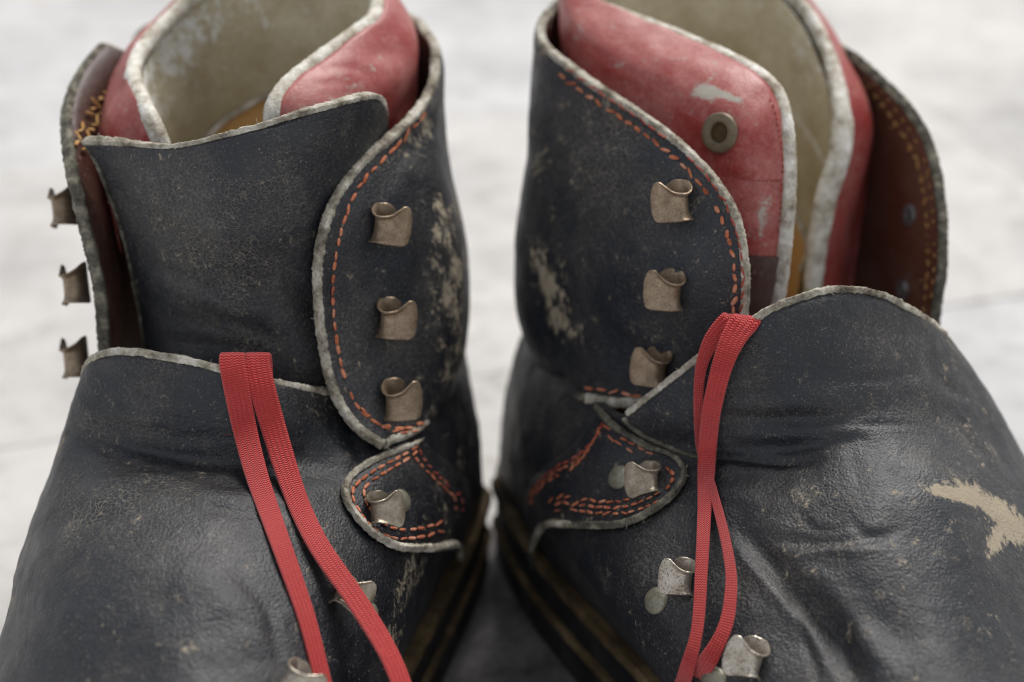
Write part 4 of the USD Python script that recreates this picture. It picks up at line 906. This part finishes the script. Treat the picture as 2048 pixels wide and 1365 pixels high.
    # ---- cuff
    Cc = [
     [(1096,14,50.2),(1072,42,49.4),(1076,84,48.4),(1116,118,47.0),(1182,170,45.3),(1264,216,43.9),(1340,266,42.5),(1400,318,41.5),(1450,378,40.7),(1484,436,40.2),(1499,502,40.0),(1503,572,39.9),(1496,640,39.9),(1468,716,40.1),(1400,776,40.4),(1300,802,40.8),(1232,800,41.6),(1166,784,42.7)],
     [(1094,18,50.3),(1070,46,49.5),(1074,90,48.5),(1112,128,47.2),(1176,182,45.4),(1252,232,44.0),(1322,284,42.6),(1376,338,41.6),(1418,396,40.9),(1446,450,40.4),(1458,512,40.2),(1461,576,40.1),(1454,640,40.1),(1428,704,40.3),(1366,756,40.7),(1282,788,41.0),(1222,792,41.8),(1165,785,42.8)],
     [(1088,34,50.4),(1068,80,49.6),(1078,136,48.2),(1120,195,46.4),(1180,265,44.8),(1240,330,43.2),(1290,395,42.0),(1325,460,41.2),(1345,520,40.8),(1350,575,40.6),(1344,630,40.7),(1320,690,41.0),(1280,735,41.5),(1225,770,42.0),(1190,784,42.3),(1164,788,42.9)],
     [(1074,52,50.4),(1066,120,49.6),(1063,200,48.4),(1080,280,46.8),(1115,360,45.2),(1155,440,43.8),(1185,520,42.9),(1196,600,42.6),(1190,680,42.7),(1170,745,43.1),(1160,790,43.2)],
     [(1070,55,50.8),(1064,140,50.2),(1059,220,49.4),(1054,300,48.4),(1043,380,47.5),(1036,450,46.9),(1033,520,46.5),(1036,590,46.3),(1048,650,46.1),(1075,715,45.8),(1112,765,45.0),(1152,792,43.8)],
     [(1075,52,52.0),(1072,140,51.6),(1068,240,51.0),(1060,340,50.4),(1050,430,49.8),(1048,520,49.4),(1055,600,49.2),(1075,680,49.0),(1110,760,48.4),(1150,800,47.4)],
     [(1150,-30,55.2),(1150,100,55.1),(1150,250,54.8),(1150,400,54.5),(1150,550,54.2),(1160,680,54.0),(1180,800,53.6)],
     [(1360,-80,57.4),(1360,100,57.3),(1360,250,57.1),(1360,400,57),(1360,550,56.8),(1360,680,56.8),(1360,800,56.8)],
     [(1590,-10,55.8),(1610,100,55.9),(1630,250,55.8),(1645,400,55.6),(1655,550,55.5),(1660,680,55.4),(1660,800,55.4)],
     [(1672,78,52.8),(1700,160,53.0),(1725,270,52.8),(1740,380,52.4),(1745,480,52.0),(1745,600,51.8),(1740,700,51.7),(1735,800,51.7)],
     [(1684,88,52.2),(1720,135,51.7),(1765,210,51.0),(1795,300,50.2),(1808,390,49.5),(1810,470,49.0),(1806,560,48.7),(1800,650,48.6),(1790,740,48.6),(1785,810,48.6)],
     [(1690,93,51.9),(1738,132,51.0),(1792,190,49.8),(1836,262,48.6),(1860,340,47.6),(1870,420,46.8),(1870,500,46.3),(1864,580,46.0),(1856,660,45.8),(1846,740,45.7),(1840,810,45.7)],
     [(1693,96,51.7),(1748,134,50.5),(1806,188,49.0),(1858,260,47.5),(1884,338,46.3),(1896,420,45.3),(1897,500,44.7),(1891,580,44.3),(1882,655,44.1),(1872,735,44.0),(1866,810,44.0)],
    ]
    cf = Panel(Cc, 190, 260, columns=True, flip=True, soft=3.5)
    cf.rough(((0.45, 0.05), (1.3, 0.025), (4.0, 0.008)), seed=71)
    okm = (np.arange(260) < 110)[None, :] * np.ones((190, 1))
    cf.folds([([(1130,440),(1190,480),(1215,600)], 26, -0.05), ([(1110,360),(1170,400),(1200,520)], 9, -0.03), ([(1440,360),(1470,450),(1475,600)], 10, -0.04), ([(1360,480),(1390,560),(1360,680)], 30, 0.03), ([(1120,143),(1180,190),(1255,239),(1326,291),(1384,343),(1428,399),(1454,453),(1470,514),(1474,576),(1468,636)], 9, -0.05), ([(1120,400),(1170,520),(1180,640)], 14, -0.05)], okm)
    cf.blobs([(1100,600,26,66,-25,0.95),(1085,560,10,60,-35,0.55),(1130,660,30,40,-30,0.6),(1110,540,44,80,-20,0.45),(1080,330,20,90,-10,0.42),(1180,350,34,60,-30,0.36),(1230,240,60,26,20,0.48),(1210,210,26,14,30,0.5),
              (1140,300,26,70,-20,0.35),(1160,230,50,26,30,0.25),(1090,120,16,60,0,0.4),(1075,250,14,120,0,0.35),(1330,480,30,20,0,0.15),(1165,790,16,10,0,0.4)])
    cf.lines([([(1062,500),(1100,560),(1135,600)], 3, 0.75), ([(1090,600),(1130,650),(1150,670)], 3, 0.7), ([(1055,470),(1090,520),(1120,580)], 2.5, 0.4)])
    cf.blobs([(1215,260,90,70,20,0.9),(1200,380,40,70,-20,0.8),(1160,320,60,80,-20,0.4)], 'crack')
    cf.wear *= 0.85
    cp = boot.sheet('cuff', cf, 'black_leather', -0.14, 0.0, label='black leather cuff flaps, scuffed near the heel side')
    boot.sheet('cuff_lining', cf, 'tan_brown_leather', -0.32, -0.14, label='dark red brown inner face of the cuff')
    edge(boot, cf, 'left', -0.16, 0.16, 0.19, 'raw_edge', cp, hairs=480, seed=72, rough=0.03)
    edge(boot, cf, 'right', -0.15, 0.15, 0.19, 'dull_edge', cp, hairs=220, seed=73, rough=0.03)
    edge(boot, cf, 'top', -0.16, 0.14, 0.18, 'raw_edge', cp, hairs=220, seed=74)
    edge(boot, cf, 'bottom', -0.14, 0.10, 0.14, 'dull_edge', cp, hairs=80, seed=74, rng=(0, 0.45))
    edgepts = np.array([(1120,140),(1180,186),(1255,236),(1326,288),(1384,340),(1428,396),(1454,450),(1470,512),(1474,575),(1468,635)], float)
    boot.part('stitching', stitches(cf, edgepts + [-4, 6], pitch=23, width=0.055), 'orange_thread', cp, kind='stuff')
    boot.part('stitching', stitches(cf, edgepts + [12, -6], pitch=25, width=0.03, skip=0.2), 'red_thread', cp, kind='stuff')
    boot.part('stitching', stitches(cf, [(1168,778),(1200,780),(1240,787),(1290,796)], pitch=24, width=0.045, lift=0.035), 'orange_thread', cp, kind='stuff')
    cfi = Panel(Cc[8:], 190, 80, columns=True, flip=False)
    cfi.displace(np.full(cfi.G.shape[:2], 0.33))
    ip = [(1728,165),(1768,212),(1800,258),(1830,310),(1848,380),(1856,450),(1858,520),(1853,590),(1846,640)]
    boot.part('stitching', stitches(cfi, ip, pitch=24, length=0.6, width=0.055, lift=0.03, tilt=0.8, height=0.05), 'tan_thread', cp, kind='stuff')
    boot.part('stitching', stitches(cfi, [(x + 13, y - 9) for x, y in ip], pitch=24, length=0.4, width=0.03, lift=0.03, tilt=0.8), 'tan_thread', cp, kind='stuff')
    P_, N_ = cfi.at(np.array(ip, float))
    boot.hairs('thread_end', resample(P_, 40), resample(N_, 40), 70, 0.22, 'tan_thread', cp, 0.02)
    for x, y in ((1821,430), (1806,580)):
        P, N = cfi.at([(x, y)]); boot.part('rivet', dome(P[0], N[0], 0.36, 0.10, 0.10), 'steel_rivet', smooth=50)

    # ---- red collar
    A = [(1545,650,42.8),(1558,575,42.8),(1567,500,42.8),(1574,420,42.9),(1577,335,43.1),(1572,258,43.5),(1561,205,44.0),(1535,165,44.6),(1488,132,45.5),(1400,92,47.0),(1300,52,48.6),(1215,22,50.0),(1160,-10,51.6),(1180,-80,53.6),(1340,-135,55.2),(1500,-70,55.0),(1585,-5,53.6),(1634,60,52.0),(1664,130,50.4),(1680,190,49.2),(1686,250,48.3),(1676,320,47.6),(1654,390,47.1),(1640,460,46.8),(1630,530,46.7),(1624,600,46.6)]
    B = [(1495,650,42.5),(1505,575,42.4),(1511,500,42.4),(1513,425,42.4),(1508,350,42.5),(1496,290,42.7),(1475,245,43.1),(1430,200,43.8),(1355,155,45.0),(1260,105,46.7),(1180,55,48.6),(1134,0,50.6),(1128,-60,52.6),(1150,-120,54.8),(1340,-120,56.6),(1530,-60,56.2),(1610,-10,54.8),(1664,55,53.2),(1704,125,51.6),(1730,190,50.2),(1740,255,49.2),(1724,330,48.5),(1696,405,48.0),(1682,480,47.8),(1672,550,47.7),(1666,620,47.7)]
    C = [(1440,660,42.8),(1448,590,42.7),(1450,520,42.7),(1446,455,42.7),(1434,395,42.9),(1412,350,43.3),(1370,305,44.0),(1300,260,45.0),(1225,212,46.6),(1165,150,48.2),(1136,80,49.8),(1122,30,51.2),(1126,-30,53.4),(1160,-80,55.8),(1340,-70,57.2),(1540,-20,56.8),(1622,25,55.6),(1672,90,54.4),(1710,165,53.0),(1734,240,51.8),(1738,310,51.0),(1722,400,50.4),(1706,480,50.2),(1696,550,50.1),(1690,610,50.1),(1686,670,50.1)]
    cl = collar(boot, A, B, C, n=220, wearlist=[(1445,190,40,10,14,1.3),(1408,184,24,18,0,1.8),(1470,205,40,10,35,0.6),(1530,420,16,30,10,1.0),(1515,470,30,30,0,0.35),(1160,100,30,50,30,0.25)],
           redlines=[([(1220,135),(1300,122),(1380,116)], 2.5, 0.55), ([(1225,50),(1210,85)], 2.5, 0.5), ([(1270,80),(1268,105)], 2.5, 0.5), ([(1298,100),(1292,125),(1298,150)], 2.2, 0.4), ([(1440,215),(1480,240),(1500,262)], 3, 0.5), ([(1165,40),(1150,75)], 4, 0.5), ([(1405,150),(1408,120)], 3, 0.45), ([(1428,160),(1428,125)], 3, 0.45)], foldlist=[([(1440,352),(1500,360),(1566,361)], 7, -0.07), ([(1200,150),(1290,190),(1370,250)], 14, -0.05), ([(1400,300),(1460,310),(1540,300)], 14, -0.05), ([(1480,420),(1530,430),(1560,420)], 12, -0.05), ([(1250,90),(1300,130),(1330,180)], 9, -0.025)])
    piping(boot, A[:15], 0.25, 0.22, seed=83)
    r2 = np.interp(np.linspace(0, 1, 260), [0, 0.3, 0.5, 0.7, 1], [0.24, 0.30, 0.36, 0.42, 0.30])
    piping(boot, A[13:], r2, 0.24, seed=84)
    P, N = cl.at([(1440,266)]); boot.part('eyelet', dome(P[0] + N[0] * 0.02, N[0], 0.58, 0.10, 0.27), 'bronzed_eyelet', smooth=50, label='bronze eyelet in the red collar')
    dv, df = dome(P[0] - N[0] * 0.03, N[0], 0.34, 0.06); boot.part('eyelet_hole', (dv, df), 'ochre_shaded')  # flat disc coloured like the shaded inside of the hole
    boot.part('stitching', stitches(cl, [(1468,352),(1500,360),(1535,362),(1566,360)], pitch=9, width=0.02, length=0.7), 'red_thread', kind='stuff')
    boot.part('stitching', stitches(cl, [(1555,470),(1562,400),(1565,330),(1556,250),(1540,200)], pitch=12, width=0.022, length=0.6), 'red_thread', kind='stuff')
    # dark brown facing below the red padding
    Fq = [[(1440,508,42.2),(1480,512,42.1),(1520,515,42.2),(1563,515,42.6)], [(1440,560,42.3),(1480,565,42.2),(1518,570,42.3),(1553,572,42.6)], [(1440,650,42.5),(1480,650,42.4),(1512,650,42.5),(1542,650,42.7)], [(1440,720,42.6),(1480,720,42.5),(1510,720,42.6),(1536,720,42.8)]]
    fq = Panel(Fq, 50, 50, chord=False); fq.rough(((1.5, 0.03), (4, 0.012)), seed=90); fq.blobs([(1530,540,30,14,0,0.3)])
    boot.sheet('collar_facing', fq, 'brown_leather', -0.15, 0.0)
    LA = [(1560,330,43.9),(1556,262,44.2),(1542,212,44.8),(1515,175,45.4),(1460,142,46.4),(1390,105,47.8),(1300,62,49.2),(1220,30,50.5),(1175,-5,51.8),(1195,-65,53.4),(1340,-115,54.6),(1480,-60,54.4),(1560,0,53.2),(1608,62,51.9),(1640,130,50.5),(1656,190,49.4),(1664,250,48.6),(1656,320,47.9),(1640,390,47.4)]
    lining(boot, LA, (0, 0.6, 1.6, 3.0, 4.6, 6.5, 9.0, 12.0), (1.0, 0.98, 0.97, 0.96, 0.95, 0.93, 0.9, 0.86), 5,
           wearlist=[(1620,90,40,60,30,0.35),(1500,20,60,40,0,0.2)], cracklist=[(1600,60,80,80,0,0.4)], marks=[([(1572,208),(1602,248),(1630,292),(1652,336)], 5, 0.75), ([(1590,10),(1640,90),(1668,180),(1672,260)], 14, 0.4), ([(1500,30),(1520,70)], 3, 0.4), ([(1590,180),(1620,150)], 4, 0.3)])

    # ---- pointed quarter piece
    E1 = [(1196,812),(1214,832),(1254,860),(1300,884),(1340,906),(1366,930),(1376,956),(1362,984),(1330,1014),(1288,1040),(1235,1054),(1180,1050),(1135,1042),(1105,1044),(1084,1066),(1076,1100),(1080,1130)]
    E2 = [(1192,812),(1184,828),(1174,850),(1158,872),(1138,892),(1112,910),(1088,928),(1068,948),(1056,966),(1050,985),(1046,1000),(1044,1015),(1046,1030),(1050,1048),(1056,1064),(1062,1090),(1072,1125)]
    e1, e2 = resample(np.c_[E1, np.zeros(len(E1))], 160), resample(np.c_[E2, np.zeros(len(E2))], 160)
    rows = []
    dref = np.interp(np.linspace(0, 1, 160), [0, 0.15, 0.3, 0.5, 1], [41.2, 40.6, 39.6, 39.0, 0])
    for k in np.linspace(0, 1, 30):
        pp, nn = body.at(e1 * (1 - k) + e2 * k, 0.0)
        rows.append(pp + nn * (0.22 * (1 - k) ** 0.5 + 0.03))
    q = Panel(rows, 160, 30, chord=False, three_d=True)
    for _ in range(3):
        q.G[1:-1] = (q.G[:-2] + q.G[1:-1] * 2 + q.G[2:]) / 4
        q.G[:, 1:-1] = (q.G[:, :-2] + q.G[:, 1:-1] * 2 + q.G[:, 2:]) / 4
    q.normals()
    if np.mean(q.N[3] @ FWD) > 0: q.flip = True
    q.normals(); q.px = PX(q.G)
    q.blobs([(1200,1045,60,8,5,0.4),(1120,1035,30,8,-10,0.5),(1350,990,20,12,-40,0.4),(1352,935,14,10,40,0.4)])
    qp = boot.sheet('quarter_overlay', q, 'black_leather', -0.16, 0.0)
    edge(boot, q, 'top', -0.06, 0.11, 0.13, 'dull_edge', qp, hairs=160, seed=92, rng=(0.0, 0.66), rough=0.02, fade=(0.05, 0.1))
    edge(boot, q, 'top', -0.06, 0.11, 0.13, 'raw_edge', qp, hairs=60, seed=93, rng=(0.58, 1.0), rough=0.02, fade=(0.1, 0.3))
    for k in (0, 12, 24):
        boot.part('stitching', stitches(q, [(1332 - k,990 - k * 0.6),(1296 - k * 0.6,1013 - k),(1235,1028 - k),(1180,1025 - k),(1130,1018 - k),(1106 - k * 0.3,1026 - k)], pitch=17, width=0.036), 'orange_thread', qp, kind='stuff')
        boot.part('stitching', stitches(q, [(1206 - k * 0.4,846 + k * 0.6),(1184 - k * 0.2,884 + k * 0.5),(1150,915 + k * 0.7),(1108,938 + k * 0.7),(1074,968 + k * 0.6),(1058,1002 + k * 0.4)], pitch=17, width=0.036), 'orange_thread' if k else 'red_thread', qp, kind='stuff')
    boot.part('stitching', stitches(q, [(1206,848),(1240,874),(1280,896),(1312,914)], pitch=20, width=0.036), 'orange_thread', qp, kind='stuff')
    boot.part('stitching', stitches(q, [(1212,872),(1240,888),(1275,912)], pitch=22, width=0.036), 'orange_thread', qp, kind='stuff')
    boot.part('stitching', stitches(q, [(1328,934),(1346,952),(1342,966),(1328,985)], pitch=15, width=0.05), 'orange_thread', qp, kind='stuff')

    # ---- hooks, rivets
    X = -RGT
    def hk(panel,  px, py, mt, s=1.0, away=X, turn=0.0, nod=-0.22, **kw):
        P, N = panel.at([(px, py)]); N = N[0]
        N = -FWD + RGT * (N @ RGT) * 0.6 + UPV * nod
        boot.part('lace_hook', hook_mesh(P[0], N, UPV, away, s, turn, **kw), mt, smooth=50)
    hk(cf, 1357, 400, 'bronzed_hook', 0.96, turn=0.0)
    hk(cf, 1341, 576, 'bronzed_hook', 0.96, turn=0.12)
    hk(cf, 1314, 728, 'bronzed_hook', 0.96, turn=0.18)
    hk(q, 1298, 958, 'grey_hook', 0.86, turn=-0.05, nod=0.05, low_dip=0.20, top_lift=0.35)
    hk(body, 1366, 1150, 'bright_hook', 0.82, turn=0.15, nod=-0.05, low_dip=0.12, top_lift=0.3)
    hk(body, 1502, 1312, 'bright_hook', 0.88, turn=0.3, nod=0.0, low_dip=0.2, top_lift=0.3)
    for (x, y, pn) in ((1240,955,q), (1312,1202,body), (1428,1362,body)):
        P, N = pn.at([(x, y)]); boot.part('rivet', dome(P[0], N[0], 0.36, 0.15), 'rivet_metal', smooth=50)
    sole(boot, [(1003,960),(1040,1035),(1098,1120),(1172,1203),(1270,1307),(1365,1412),(1450,1520)],
         [(6.2,-16.4),(8.6,-19.6),(12.2,-21.0),(15.8,-19.5),(17.4,-15.0),(16.2,-9.0),(12.8,-2.0),(9.8,3.0),(7.4,6.8),(4.6,8.6),(1.6,8.0)])

    # ---- lace
    lace = Thing('shoelace', 'flat red woven lace hanging in a narrow twisted loop down the right boot', 'shoelace', (8.0, 0.0, 0.0), 'red laces of the boots')
    s1 = [(1492,642,56,0.10),(1472,668,52,0.30),(1452,710,45,0.45),(1434,770,40,0.50),(1419,850,38,0.42),(1413,930,36,0.34),(1409,1015,29,0.45),(1406,1080,27,0.60),(1402,1152,26,0.62),(1393,1266,25,0.55),(1372,1345,32,0.45),(1345,1440,36,37.0),(1318,1540,36,37.2),(1300,1640,36,38.6)]
    s2 = [(1466,640,48,0.05),(1438,664,40,0.14),(1414,700,30,0.20),(1399,760,22,0.22),(1397,835,19,0.22),(1404,910,18,0.20),(1424,975,18,0.32),(1444,1050,20,0.50),(1460,1130,22,0.55),(1460,1205,26,0.50),(1444,1270,30,0.42),(1405,1338,40,0.32),(1350,1412,44,37.4),(1300,1500,42,37.8),(1272,1610,40,39.2)]
    for k, s in enumerate((s1, s2)):
        C, Nn, wd, th = lace_strand(lace, body, s)
        c0 = C[0]; b1 = c0 + FWD * 0.12 + UPV * 0.08 + RGT * 0.08; b2 = c0 + FWD * 0.40 + UPV * 0.0 + RGT * 0.12; b3 = c0 + FWD * 0.55 - UPV * 0.5 + RGT * 0.1; b4 = c0 + FWD * 0.65 - UPV * 2.0
        C = np.vstack([b4, b3, b2, b1, C[2:]]); Nn = np.vstack([FWD, FWD, UPV + FWD * 0.4, UPV - FWD * 0.5, Nn[2:]]); wd = np.r_[[wd[0]] * 4, wd[2:]]
        n = 420
        t = np.r_[0, np.cumsum(np.linalg.norm(np.diff(C, axis=0), axis=1))]; tt = np.linspace(0, t[-1], n)
        f = lambda a: PchipInterpolator(t, a, axis=0)(tt)
        v, fc, uv = ribbon(f(C), f(Nn), f(wd), th)
        sp = lace.part('lace_strand', (v, fc), 'lace_red', uv=uv)
        lace.hairs('fuzz', v[100:-100:3], Nn.mean(0), 220, 0.07, 'red_thread', sp, 0.006)
    return boot, body, cf

left_boot()
right_boot()
